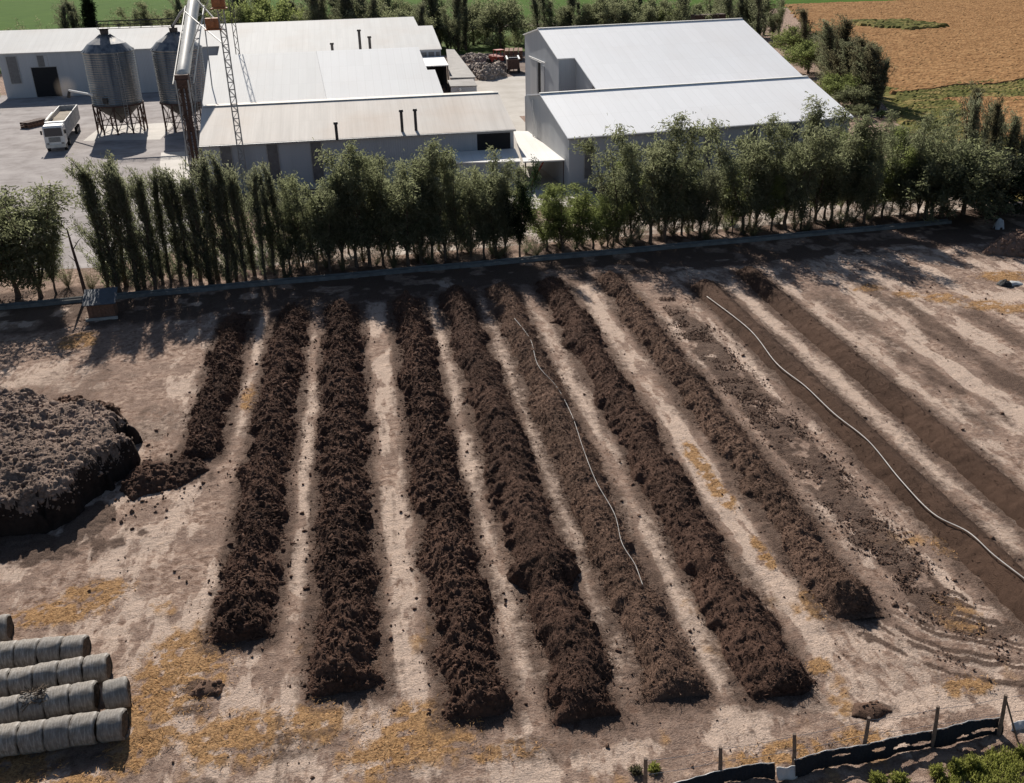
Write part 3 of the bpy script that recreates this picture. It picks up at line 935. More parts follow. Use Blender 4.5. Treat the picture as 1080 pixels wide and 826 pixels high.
# ------------------------------------------------------------------ front fence with shade net
def front_fence():
    base = at(909, 795)
    A = at(670, 835); B = at(1062, 775)
    root = thing('field_fence', 'wooden post fence with sagging black shade net along the front edge of the field', 'fence', (base[0], base[1], 0))
    off = Vector((base[0], base[1], 0))
    posts = [((680, 838), (681, 800)), ((759, 822), (760, 788)), ((837, 812), (838, 774)), ((909.5, 796), (916.5, 757)), ((983, 787), (989.5, 745)), ((1053, 776), (1061, 733)), ((1135, 764), (1146, 718))]
    tops = []; feet = []
    for b, t in posts:
        p = at(*b); q = at_y(t[0], t[1], p[1])
        feet.append(Vector(p)); tops.append(Vector(q))
        mb = MB()
        pts = [Vector(p)+Vector((0, 0, -.1)), Vector(p)*.5+Vector(q)*.5+Vector((.015, 0, 0)), Vector(q)]
        mb.tube([v-off for v in pts], [.075, .068, .06], 9)
        mb.build('post', MAT['wood'], root)
    # brace at the strained post and dropper wires
    mb = MB().tube([tops[5]-off+Vector((.03, .02, -.15)), feet[5]-off+Vector((.5, -.35, 0))], .035, 6); mb.build('brace', MAT['wood'], root)
    for h in (.93, .55):
        mb = MB()
        for a, b, c, d in zip(feet, tops, feet[1:], tops[1:]):
            p, q = a.lerp(b, h), c.lerp(d, h)
            mid = p.lerp(q, .5)-Vector((0, 0, .05))
            mb.tube([p-off, mid-off, q-off], .009, 4)
        mb.build('wire', MAT['grey_steel'], root)
    # net: top edge and foot edge read off the photograph, stands slightly before the posts
    r_ = np.random.default_rng(8)
    n = N('shade_net', .8, .2); n.col(n.ramp(n.noise(18, 3), [(.3, (.010, .011, .014)), (.7, (.022, .024, .03))])); n.bump(n.noise(12, 4), .5, .03)
    MAT['net'] = n.m
    topl = [(690, 831.5), (705, 828), (720, 824.5), (757, 814), (796, 806.5), (817, 805.5)]
    topr = [(838, 802.5), (870, 793), (915, 786), (948, 777.5), (994, 769.5), (1022, 761.5), (1057, 757.5)]
    topq = [(1066, 763), (1078, 760), (1120, 750), (1150, 744)]
    def foot_y(x): return 818.2-(x-819)*.199
    for tl, hh, nm in ((topl, 15, 'shade_net'), (topr, 17.5, 'shade_net'), (topq, 10, 'pale_net')):
        V = []; U = np.linspace(tl[0][0], tl[-1][0], int((tl[-1][0]-tl[0][0])/1.2))
        ty = np.interp(U, [k[0] for k in tl], [k[1] for k in tl])
        rows_ = 17
        thick = []
        for u, yv in zip(U, ty):
            fy = yv+hh+1.2*math.sin(u*.07)+.8*math.sin(u*.21)
            pf = at(u, fy)
            pt = at_y(u, yv, pf[1]+.16)
            for k in range(rows_):
                t = k/(rows_-1)
                p = pt*(1-t)+pf*t
                p = p+np.array([0, -.06*math.sin(math.pi*t)+.016*math.sin(u*.37+t*4)+.008*math.sin(u*1.3+3*t), .012])
                V.append(p-np.array(off))
        m_ = len(U)
        F = grid_faces(m_, rows_)
        slits = [(1022, 1050, .4, .62), (919, 933, .2, .42), (940, 958, .35, .6), (959, 984, .42, .68), (1007, 1020, .55, .75), (876, 896, .2, .32), (1043, 1049, .6, .7), (762, 771, .7, .85)]
        keep = []
        for f in F:
            iu, kv = f[0]//rows_, (f[0] % rows_)/(rows_-1)
            keep.append(not any(a <= U[iu] <= b and abs(kv-(c+d)/2) < .46*(d-c)*max(0, 1-((U[iu]-(a+b)/2)/((b-a)/2))**2)**.5 for a, b, c, d in slits))
        F = F[np.array(keep)]
        me = mesh_np(nm, np.array(V), [F], None, True)
        o = link(nm, me, MAT['net'] if nm == 'shade_net' else MAT['tarp'], root)
        so = o.modifiers.new('thickness', 'SOLIDIFY'); so.thickness = .014
        if nm == 'pale_net': o['label'] = 'pale torn length of net'
        if nm == 'shade_net':
            mb = MB()
            mb.tube([Vector(V[i*rows_])+Vector((0, .012, .008)) for i in range(0, m_, 4)], .018, 5)
            mb.build('net_hem', MAT['grey_steel'], root)
    # pale sack tied over the join
    pf = at(829, 819); V = []
    pa = [at(818, 819), at(842, 815)]; pt = [at_y(816.5, 806, pa[0][1]+.12), at_y(838.5, 803.5, pa[1][1]+.12)]
    nu, nv = 12, 9
    for i in range(nu):
        for k in range(nv):
            a = i/(nu-1); b = k/(nv-1)
            p = (pt[0]*(1-a)+pt[1]*a)*(1-b)+(pa[0]*(1-a)+pa[1]*a)*b
            p = p+np.array([0, -.17-.05*math.sin(math.pi*a)+.03*math.sin(a*11+b*4), .03+.02*math.sin(b*9+a*3)])
            V.append(p-np.array(off))
    o = link('sack', mesh_np('sack', np.array(V), [grid_faces(nu, nv)], None, True), MAT['tarp'], root)
    so = o.modifiers.new('thickness', 'SOLIDIFY'); so.thickness = .03


front_fence()

# grass and shrubs outside the fence
def grass_patch():
    r_ = np.random.default_rng(12)
    P = [(17.0, 20.6), (17.6, 21.1), (18.3, 21.5), (19.2, 21.8), (20.3, 21.75), (21.8, 21.6), (23, 20.5), (22, 19), (17, 19)]
    n = 26000
    x = r_.uniform(16.5, 23, n); y = r_.uniform(19, 22, n)
    k = in_poly(x+(vnoise(x*4, y*4, 3)-.5)*.6, y+(vnoise(x*4, y*4, 4)-.5)*.6, P) & (vnoise(x*2.5, y*2.5, 6) > .25); x, y = x[k], y[k]; n = len(x)
    D = np.stack([r_.normal(size=n)*.45, r_.normal(size=n)*.45, np.ones(n)], 1); D /= np.linalg.norm(D, axis=1)[:, None]
    V, F = blades(np.stack([x, y, np.zeros(n)], 1), D, r_.uniform(.012, .03, n), r_.uniform(.08, .24, n)*(.6+.8*vnoise(x*2, y*2, 9)), r_)
    tag(link('rank_grass', mesh_np('rank_grass', V, [F], dict(leafvar=np.repeat(r_.random(n), 4))), MAT['leaf_tuft']), 'bright green rank grass at the bottom right corner', 'grass', kind='stuff')


grass_patch()


def shrub(name, px, py, rad, h, m, n, label, cat, seed):
    r_ = np.random.default_rng(seed)
    p = at(px, py)
    t = thing(name, label, cat, (p[0], p[1], 0))
    mb = MB()
    for k in range(7):
        a = k*.9
        mb.tube([(0, 0, 0), (math.cos(a)*rad*.3, math.sin(a)*rad*.3, h*.45), (math.cos(a)*rad*.55, math.sin(a)*rad*.55, h*.8)], [.02, .014, .006], 5)
    mb.build('stem', MAT['bark'], t)
    q = r_.normal(size=(n, 3)); q /= np.linalg.norm(q, axis=1)[:, None]
    q *= (.35+.65*r_.random(n))[:, None]
    q[:, 2] = np.abs(q[:, 2])
    lump = .75+.5*vnoise(q[:, 0]*3+seed, q[:, 1]*3+q[:, 2]*2, seed)
    C = q*np.array([rad, rad, h])*lump[:, None]
    D = r_.normal(size=(n, 3)); D[:, 2] += .8; D /= np.linalg.norm(D, axis=1)[:, None]
    V, F = blades(C, D, r_.uniform(.015, .045, n), r_.uniform(.05, .14, n), r_)
    link('foliage', mesh_np('foliage', V, [F], dict(leafvar=np.repeat(r_.random(n), 4))), m, t)


shrub('leafy_shrub', 925, 826, .3, .4, MAT['leaf_tuft'], 900, 'dark green leafy shrub below the net, leftmost of the shrubs there', 'shrub', 21)
shrub('leafy_shrub', 948, 825, .32, .38, MAT['leaf_tuft'], 900, 'small leafy shrub below the net, next right of the leftmost shrub', 'shrub', 22)
shrub('leafy_shrub', 988, 817, .27, .42, MAT['leaf_tuft'], 900, 'upright leafy shrub below the net, in the middle of the group', 'shrub', 23)
shrub('leafy_shrub', 1008, 812, .3, .45, MAT['leaf_tuft'], 1100, 'dense leafy shrub touching the left end of the bright grass', 'shrub', 24)
shrub('leafy_shrub', 1026, 810, .34, .45, MAT['leaf_tuft'], 1100, 'dense leafy shrub rising out of the bright green grass', 'shrub', 25)
shrub('leafy_shrub', 1079, 798, .3, .35, MAT['leaf_tuft'], 800, 'leafy shrub at the right edge below the pale net', 'shrub', 26)
shrub('green_weed', 690, 812, .22, .22, MAT['leaf_tuft'], 320, 'small green weed beside the leftmost fence post', 'weed', 27)
shrub('dry_weed', 671, 815, .25, .25, MAT['leaf_bronze'], 320, 'small dark dry weed left of the leftmost fence post', 'weed', 28)

# ------------------------------------------------------------------ canal wall below the trees
def canal():
    mb = MB()
    xs = np.linspace(-60, 54, 58)
    prof = [(-.5, -.1), (-.4, .24), (-.3, .28), (-.2, .24), (-.16, .05), (.16, .05), (.2, .24), (.3, .28), (.4, .24), (.5, -.1)]
    V = []; F = []
    for x in xs:
        for a, z in prof: V.append((x, canal_y(x)+a+.05*math.sin(x*.5), z))
    n = len(prof)
    for i in range(len(xs)-1):
        for k in range(n-1): F.append((i*n+k, (i+1)*n+k, (i+1)*n+k+1, i*n+k+1))
    F.append(tuple(range(n))); F.append(tuple((len(xs)-1)*n+k for k in range(n-1, -1, -1)))
    o = mb.poly(V, F).build('irrigation_canal', MAT['old_concrete'])
    tag(o, 'long low grey concrete irrigation channel at the foot of the tree row', 'canal')


canal()

# ------------------------------------------------------------------ trees
def tree_geo(kind, seed, h=10.0):
    "returns trunk MB and crown arrays for one tree of height h standing at the origin"
    r_ = np.random.default_rng(seed)
    tr = MB()
    P = []; D = []; L = []; W = []; LV = []
    def spray(pts, n, spread, ln, wd, droop, up, tone=0.0):
        pts = np.array(pts); m = len(pts)
        t = r_.random(n)**.8*(m-1); i = np.minimum(t.astype(int), m-2); f = (t-i)[:, None]
        c = pts[i]*(1-f)+pts[i+1]*f
        d = pts[i+1]-pts[i]; d /= np.linalg.norm(d, axis=1)[:, None]+1e-9
        c = c+r_.normal(size=(n, 3))*spread
        dd = d*up+r_.normal(size=(n, 3))*.6+np.array([0, 0, -droop]); dd /= np.linalg.norm(dd, axis=1)[:, None]
        P.append(c); D.append(dd); L.append(r_.uniform(.6, 1.4, n)*ln); W.append(r_.uniform(.7, 1.3, n)*wd)
        LV.append(np.clip(tone+r_.random(n)*.75, 0, 1))
    def limb(a, d, ln, r0, bend, n=5):
        pts = [np.array(a, float)]; d = np.array(d, float)
        for k in range(n):
            d = d/np.linalg.norm(d)
            pts.append(pts[-1]+d*ln/n); d = d+np.array(bend)/n+r_.normal(size=3)*.08
        tr.tube(pts, [r0*(1-.85*k/n) for k in range(n+1)], 5, False)
        return pts
    lean = np.array([-.01+r_.normal()*.04, r_.normal()*.03, 0])
    if kind == 'poplar':
        stem = [np.array([0, 0, 0.])]
        for k in range(8):
            t = (k+1)/8
            stem.append(np.array([lean[0]*h*t*t*1.3+r_.normal()*.05, lean[1]*h*t+r_.normal()*.05, h*.97*t]))
        tr.tube(stem, [.17*(1-.93*k/8) for k in range(9)], 7)
        S = np.array(stem)
        for k in range(80):
            t = .02+.96*r_.random()**1.1; x = t*8; i = min(int(x), 7); a0 = S[i]*(1-(x-i))+S[i+1]*(x-i)
            a = r_.uniform(0, 6.283); out = .2+.3*r_.random()
            ln = h*(.07+.18*max(0.0, 1-t)**.5*min(1, t*4+.6))*r_.choice([.45, .7, 1.0, 1.5, 1.9])
            b = limb(a0, (math.cos(a)*out-.05, math.sin(a)*out, 1), ln, .03, (-.3, 0, .4), 4)
            spray(b, int(r_.uniform(28, 95)), .13, .22, .055, -.15, 1.3, r_.uniform(0, .5))
        spray(S[5:], 260, .13, .3, .1, -.2, 1.0, .1)
    elif kind == 'willow':
        fork = h*r_.uniform(.05, .13)
        tr.tube([(0, 0, 0), (r_.normal()*.03, r_.normal()*.03, fork*.5), (0, 0, fork)], [.16, .13, .12], 7)
        nl = int(r_.integers(4, 7))
        for k in range(nl):
            a = k*6.283/nl+r_.uniform(-.5, .5); out = r_.uniform(.12, .5)
            ln = (h-fork)*r_.uniform(.5, 1.04)
            b = limb((0, 0, fork), (math.cos(a)*out, math.sin(a)*out, 1), ln, .085, (-.12, 0, .25), 7)
            for j in range(17):
                t = r_.uniform(.08, 1.0); x = t*7; i = min(int(x), 6); a0 = b[i]*(1-(x-i))+b[i+1]*(x-i)
                c = r_.uniform(0, 6.283)
                sl = h*r_.uniform(.07, .19)*(1.15-.45*t)
                s = limb(a0, (math.cos(c)*.8, math.sin(c)*.8, r_.uniform(.1, 1.0)), sl, .03, (-.1, 0, r_.uniform(-1.3, -.1)), 4)
                spray(s, int(r_.uniform(30, 150)), .25, .21, .065, .55, .6, r_.uniform(0, .45))
            spray(b[4:], 200, .22, .22, .065, .2, .9, .3)
    elif kind == 'round':
        tr.tube([(0, 0, 0), (.05, .03, h*.2), (0, 0, h*.42)], [.22, .18, .12], 7)
        for k in range(60):
            a = r_.uniform(0, 6.283); e = r_.uniform(-.15, 1.35)
            ln = h*r_.uniform(.36, .56)
            d = (math.cos(a)*math.cos(e), math.sin(a)*math.cos(e), math.sin(e))
            b = limb((0, 0, h*r_.uniform(.25, .46)), d, ln, .05, (0, 0, -.1), 5)
            spray(b[2:], int(r_.uniform(120, 200)), .32, .27, .13, .1, .5, r_.uniform(0, .3))
    elif kind == 'cypress':
        tr.tube([(0, 0, 0), (0, 0, h*.5), (-.1, 0, h*.98)], [.2, .12, .02], 7)
        for k in range(150):
            t = r_.uniform(.04, .97); a = r_.uniform(0, 6.283)
            rad = h*.19*(1-t)**.75*r_.uniform(.6, 1.1)+.1
            b = limb((0, 0, h*t), (math.cos(a), math.sin(a), .35), rad, .03, (0, 0, -.1), 3)
            spray(b, 60, .16, .3, .1, .1, .6, r_.uniform(0, .3))
    elif kind == 'scrub':
        for k in range(26):
            a = r_.uniform(0, 6.283); o_ = r_.uniform(.2, .9)
            b = limb((r_.normal()*.2, r_.normal()*.2, 0), (math.cos(a)*o_, math.sin(a)*o_, 1), h*r_.uniform(.55, 1.0), .03, (0, 0, -.3), 4)
            spray(b, 150, .22, .22, .1, 0, .6, r_.uniform(0, .4))
    P = np.concatenate(P); D = np.concatenate(D); L = np.concatenate(L); W = np.concatenate(W); LV = np.concatenate(LV)
    k = P[:, 2] > .15; P, D, L, W, LV = P[k], D[k], L[k], W[k], LV[k]
    V, F = blades(P, D, W, L, r_)
    return tr, V, F, np.repeat(LV, 4)


VARIANTS = {}


def variant(kind, mat, i):
    key = (kind, mat, i)
    if key not in VARIANTS:
        tr, V, F, LV = tree_geo(kind, hash((kind, i)) % 1 + 31*i+len(kind)*7)
        tme = bpy.data.meshes.new('trunk'); tme.from_pydata(tr.v, [], tr.f); tme.update(); tme.materials.append(MAT['bark'])
        cme = mesh_np('crown', V, [F], dict(leafvar=LV)); cme.materials.append(MAT[mat])
        VARIANTS[key] = (tme, cme)
    return VARIANTS[key]


def plant(name, kind, mat, i, x, y, h, label, cat, group, wide=1.0, rz=None, tilt=0.0):
    t = thing(name, label, cat, (x, y, 0), random.uniform(-.6, .6) if rz is None else rz, group)
    s = h/10.0
    t.scale = (s*wide, s*wide, s)
    t.rotation_euler[1] = tilt
    tme, cme = variant(kind, mat, i)
    link('trunk', tme, None, t); link('crown', cme, None, t)
    return t


def front_trees():
    rr = random.Random(3)
    def top_h(px, py, x, y): return at_y(px, py, y)[2]
    def base(px, back=1.6):
        yb = 325-px*.0903-4
        p = at(px, yb)
        y = canal_y(p[0])+back
        return at_y(px, 300, y)[0], y
    # --- broad trees at the left edge
    for k, (px, ty, w, lb) in enumerate([(-8, 166, 1.7, 'bushy dark green tree cut by the left edge of the tree row'), (16, 176, 1.6, 'bushy tree beside the left edge of the tree row, with dense low foliage'),
                                         (40, 184, 1.4, 'bushy tree ending the dense clump at the left edge of the tree row'), (57, 214, .9, 'thin bushy tree with red-brown trunk left of the bare dead trunk')]):
        x, y = base(px, 1.8+.4*(k % 2))
        plant('leafy_tree', 'willow', 'leaf_willow', k, x, y, top_h(px, ty, x, y)*1.03, lb, 'tree', 'trees in the row behind the field', w)
    # --- bare trunk
    x, y = base(88, 1.2); hgt = top_h(80, 240, x, y)
    t = thing('dead_tree', 'bare dead reddish trunk standing in the gap near the left end of the tree row', 'tree', (x, y, 0))
    mb = MB(); mb.tube([(0, 0, 0), (-.08, 0, hgt*.35), (-.22, 0, hgt*.7), (-.3, 0, hgt)], [.16, .13, .1, .05], 8)
    mb.build('trunk', MAT['rust'], t)
    mb = MB(); mb.tube([(-.22, 0, hgt*.68), (.3, .1, hgt*.8), (.55, .1, hgt*.84)], [.05, .035, .015], 6); mb.tube([(-.15, 0, hgt*.5), (-.6, -.1, hgt*.62)], [.04, .015], 6)
    mb.build('branch', MAT['rust'], t)
    for px, py, h_, lb in ((72, 303, 2.4, 'low scrubby bush left of the bare dead trunk'), (97, 306, 2.2, 'low scrubby bush right of the bare dead trunk')):
        p = at(px, py); plant('scrub_bush', 'scrub', 'leaf_bronze', int(px) % 2, p[0], p[1], h_, lb, 'bush', None, 1.0)
    # --- leaning poplars
    pops = [(113, 196, .9), (124, 186, 1), (133, 176, 1), (144, 182, .9), (152, 190, .95), (163, 182, 1), (172, 190, 1), (181, 181, 1), (192, 186, 1), (201, 192, 1), (212, 184, 1), (222, 190, 1), (231, 178, 1), (241, 188, 1), (250, 178, 1), (260, 186, 1), (270, 174, 1.1), (281, 184, 1), (291, 190, 1), (301, 176, 1)]
    for k, (px, ty, w) in enumerate(pops):
        x, y = base(px, 1.2+rr.uniform(0, 1.6))
        lb = ('slim poplar with loose bright top, leftmost of the close-set leaning poplars' if k == 0 else
              f'slim dark poplar in the leaning poplar rank, {ordinal(k)} from the left' if k < len(pops)-1 else 'slim dark poplar at the right end of the leaning poplar rank')
        plant('poplar_tree', 'poplar', 'leaf_poplar' if k else 'leaf_willow', k % 5, x, y, top_h(px-10, ty+rr.uniform(-7, 9), x, y)*1.0, lb, 'tree', 'poplars in the row behind the field', 1.12*w*rr.uniform(.75, 1.25), rr.uniform(-.35, .35), R(rr.uniform(-1.5, 2.5)))
    # --- willows before the left sheds
    wil = [(308, 184), (322, 172), (336, 168), (350, 160), (364, 156), (378, 160), (392, 150), (406, 154), (418, 146), (432, 150), (446, 144), (458, 150), (471, 148), (484, 152), (498, 156), (512, 150), (524, 158), (534, 172)]
    for k, (px, ty) in enumerate(wil):
        x, y = base(px, 1.2+rr.uniform(0, 2.2))
        lb = f'bushy drooping tree before the front shed, {ordinal(k)} of that stretch from the left'
        plant('leafy_tree', 'willow', 'leaf_willow', k % 6, x, y, top_h(px, ty+rr.uniform(-14, 14), x, y)*1.02, lb, 'tree', 'trees in the row behind the field', 1.0*rr.uniform(.75, 1.2))
    x, y = base(549, 1.0)
    plant('dark_tree', 'willow', 'leaf_dark', 3, x, y, top_h(547, 166, x, y), 'very dark tree at the gap in the tree row, near the pale canopy', 'tree', None, .8)
    # --- lower bright bushes
    low = [(577, 186, 'first'), (593, 192, 'second'), (608, 188, 'third'), (625, 196, 'fourth'), (640, 204, 'fifth')]
    for k, (px, ty, o_) in enumerate(low):
        x, y = base(px, 1.4+rr.uniform(0, 1.2))
        plant('leafy_tree', 'willow', 'leaf_bright', k % 3, x, y, top_h(px, ty, x, y)*1.04, f'short bright green tree before the pale canopy, {o_} of five from the left', 'tree', 'trees in the row behind the field', 1.35)
    # --- tall trees before the right halls
    tall = [(650, 138, 'leaf_willow', 'tall tree with open top before the front corner of the right hall'),
            (664, 150, 'leaf_willow', 'bushy tree tucked between two taller trees near the right hall corner'),
            (684, 112, 'leaf_willow', 'tallest feathery tree before the left part of the right hall'),
            (699, 120, 'leaf_willow', 'tall feathery tree just right of the tallest one before the right hall'),
            (716, 138, 'leaf_willow', 'tree stepping down right of the two tallest before the right hall'),
            (735, 158, 'leaf_poplar', 'dense darker tree before the right hall, left of the wall gap'),
            (752, 165, 'leaf_willow', 'lower bushy tree in the dip where the right hall wall shows'),
            (768, 176, 'leaf_bright', 'low bright green tree in the dip before the right hall'),
            (778, 106, 'leaf_willow', 'tall tree with tufted top before the middle of the right hall'),
            (792, 122, 'leaf_willow', 'tall tree close behind the tuft-topped one before the right hall'),
            (808, 150, 'leaf_bright', 'medium light green tree right of the tuft-topped tall tree'),
            (822, 108, 'leaf_willow', 'tall spreading tree before the right part of the right hall'),
            (838, 120, 'leaf_willow', 'tall tree overlapping the right part of the right hall roof'),
            (852, 112, 'leaf_willow', 'tall feathery tree against the right end of the white roof'),
            (868, 110, 'leaf_willow', 'tall tree at the right end of the white roof, under its corner'),
            (884, 122, 'leaf_willow', 'bushy tree just beyond the right corner of the right hall'),
            (902, 132, 'leaf_willow', 'bushy tree in the wide clump right of the halls, at its left end'),
            (920, 138, 'leaf_bright', 'lighter bushy tree in the wide clump right of the halls'),
            (938, 132, 'leaf_willow', 'leafy tree in the middle of the clump right of the halls'),
            (956, 116, 'leaf_willow', 'tall leafy tree above the bare trunks in the right clump'),
            (970, 122, 'leaf_willow', 'leafy tree left of the bronze-tipped poplars in the right clump')]
    for k, (px, ty, m, lb) in enumerate(tall):
        x, y = base(px, 1.4+rr.uniform(0, 2.4))
        plant('leafy_tree', 'willow', m, (k*5+2) % 6, x, y, top_h(px, ty, x, y)*1.03, lb, 'tree', 'trees in the row behind the field', 1.0*rr.uniform(.75, 1.15))
    # a second, looser rank behind
    second = [(318, 176), (343, 166), (371, 158), (385, 162), (412, 152), (439, 152), (465, 156), (492, 160), (518, 166), (585, 200), (601, 196), (632, 205), (657, 160), (692, 140), (708, 150), (727, 172), (760, 186), (785, 140), (801, 165), (830, 134), (846, 130), (861, 128), (877, 132), (893, 140), (911, 142), (929, 146), (947, 140), (963, 134)]
    for k, (px, ty) in enumerate(second):
        x, y = base(px, rr.uniform(4.2, 6.8))
        plant('leafy_tree', 'willow', 'leaf_bright' if k % 5 == 2 else 'leaf_willow', (k*3+1) % 6, x, y, top_h(px, ty+rr.uniform(0, 26), x, y)*1.02, f'leafy tree in the rank behind the front tree row, {ordinal(k)} from the left', 'tree', 'trees in the rank behind the front row', 1.0*rr.uniform(.85, 1.15))
    for k in range(52):
        px = 112+k*17+rr.uniform(-8, 8); x, y = base(px, rr.uniform(.9, 4.6))
        plant('scrub_bush', 'scrub', ('leaf_willow', 'leaf_bronze', 'leaf_poplar')[k % 3], k % 3, x, y, rr.uniform(1.3, 3.4), f'undergrowth bush between the trunks of the tree row, {ordinal(k)} from the left', 'bush', 'undergrowth between the trunks', 1.0)
    # low growth at the feet of the row
    for k, px in enumerate((454, 527, 566, 645, 742, 790, 843, 880)):
        x, y = base(px, 1.0)
        plant('scrub_bush', 'scrub', 'leaf_willow', k % 3, x, y, rr.uniform(1.6, 2.8), f'low green bush at the foot of the tree row, {ordinal(k)} from the left', 'bush', 'bushes at the foot of the tree row', 1.0)
    # --- right end: poplars and the round dark tree
    for k, (px, ty, bk) in enumerate([(988, 100, 8), (998, 112, 6), (1007, 118, 9), (1015, 112, 6), (1024, 124, 8), (1031, 128, 6), (1040, 134, 7), (1046, 140, 5)]):
        x, y = base(px+4, bk)
        plant('poplar_tree', 'poplar', 'leaf_poplar' if k % 3 else 'leaf_bronze', k % 5, x, y, top_h(px, ty, x, y), f'slim poplar at the right end of the tree row, {ordinal(k)} of its group', 'tree', 'poplars at the right end of the row', 1.0, rr.uniform(-.3, .3))
    for k, (px, ty, m, w, lb) in enumerate([(980, 136, 'leaf_willow', 1.35, 'bushy tree in front of the bronze-tipped poplars'), (1002, 140, 'leaf_willow', 1.4, 'dense bushy tree below the bronze-tipped poplars'),
                                            (1020, 148, 'leaf_poplar', 1.4, 'dark bushy tree left of the big round dark tree'), (1044, 158, 'leaf_dark', 1.9, 'big round very dark tree at the right end of the tree row'), (1062, 172, 'leaf_dark', 1.6, 'lower dark tree outside the big round dark one at the right end'), (964, 150, 'leaf_willow', 1.3, 'broad bushy tree at the left side of the right end clump')]):
        x, y = base(px, 2.0)
        plant('round_tree', 'round', m, k % 2, x, y, top_h(px, ty, x, y), lb, 'tree', None, w)


front_trees()


def side_trees():
    rr = random.Random(5)
    # belt beyond the right hall, along the wheat
    items = [(838, 60, 22, 'round', 'leaf_bright', 'bright green round tree behind the right end of the rear roof'),
             (848, 62, 12, 'poplar', 'leaf_bronze', 'slim bronze-tipped poplar beside the wheat, farthest in the belt'),
             (852, 78, 36, 'round', 'leaf_bright', 'round green tree at the right edge of the rear roof'),
             (868, 90, 40, 'poplar', 'leaf_poplar', 'dark poplar in the belt beside the wheat, left of the tallest'),
             (874, 96, 28, 'poplar', 'leaf_poplar', 'tall dark poplar rising highest in the belt beside the wheat'),
             (884, 100, 24, 'poplar', 'leaf_bronze', 'tall bronze-tipped poplar in the belt beside the wheat'),
             (893, 104, 46, 'poplar', 'leaf_poplar', 'dense poplar in the middle of the belt beside the wheat'),
             (902, 110, 44, 'poplar', 'leaf_bronze', 'greyish poplar in the belt beside the wheat, right of its middle'),
             (911, 113, 50, 'poplar', 'leaf_poplar', 'dark poplar near the right end of the belt beside the wheat'),
             (920, 116, 54, 'poplar', 'leaf_bronze', 'bronze-tipped poplar ending the belt beside the wheat'),
             (884, 112, 72, 'round', 'leaf_bright', 'round bright green tree in front of the dark poplars by the roof edge'),
             (900, 118, 86, 'round', 'leaf_willow', 'round dull green tree at the near corner of the belt'),
             (930, 126, 116, 'round', 'leaf_dark', 'small round dark bush by the green field edge'),
             (906, 126, 108, 'round', 'leaf_willow', 'low green tree filling the gap beyond the right hall corner')]
    for k in range(14):
        a = k/13
        items.append((848+80*a+rr.uniform(-2, 2), 60+58*a, 26+34*a+rr.uniform(-5, 8), 'poplar', 'leaf_poplar' if k % 3 else 'leaf_bronze', f'poplar standing close behind the front of the wheat belt, {ordinal(k)} from the far end'))
    for k, (px, yb, ty, kind, m, lb) in enumerate(items):
        p = at(px, yb); h = at_y(px, ty, p[1])[2]
        nm = 'poplar_tree' if kind == 'poplar' else 'round_tree'
        plant(nm, kind, m, k % 2 if kind == 'round' else k % 5, p[0], p[1], max(h, 1.5), lb, 'tree', 'trees in the belt beside the wheat' if kind == 'poplar' else None, 1.9 if kind == 'poplar' else 1.75)
    for k, (px, py, w) in enumerate([(905, 170, 'leaf_willow'), (925, 178, 'leaf_bright'), (945, 168, 'leaf_willow'), (965, 160, 'leaf_willow'), (990, 160, 'leaf_willow'), (1012, 166, 'leaf_willow'), (1034, 172, 'leaf_willow')]):
        p = at(px, py+40); h = at_y(px, py-45, p[1]+9)[2]
        plant('leafy_tree', 'willow', w, k % 6, p[0], p[1]+9, h, f'leafy tree in the rear of the right clump, {ordinal(k)} from the left', 'tree', 'trees in the rear of the right clump', 1.4)
    p = at(2, 116)
    plant('scrub_bush', 'scrub', 'leaf_bright', 0, p[0]-1.5, p[1], 5, 'light green bush at the left edge beside the long rear hall', 'bush', None, 1.0)


side_trees()


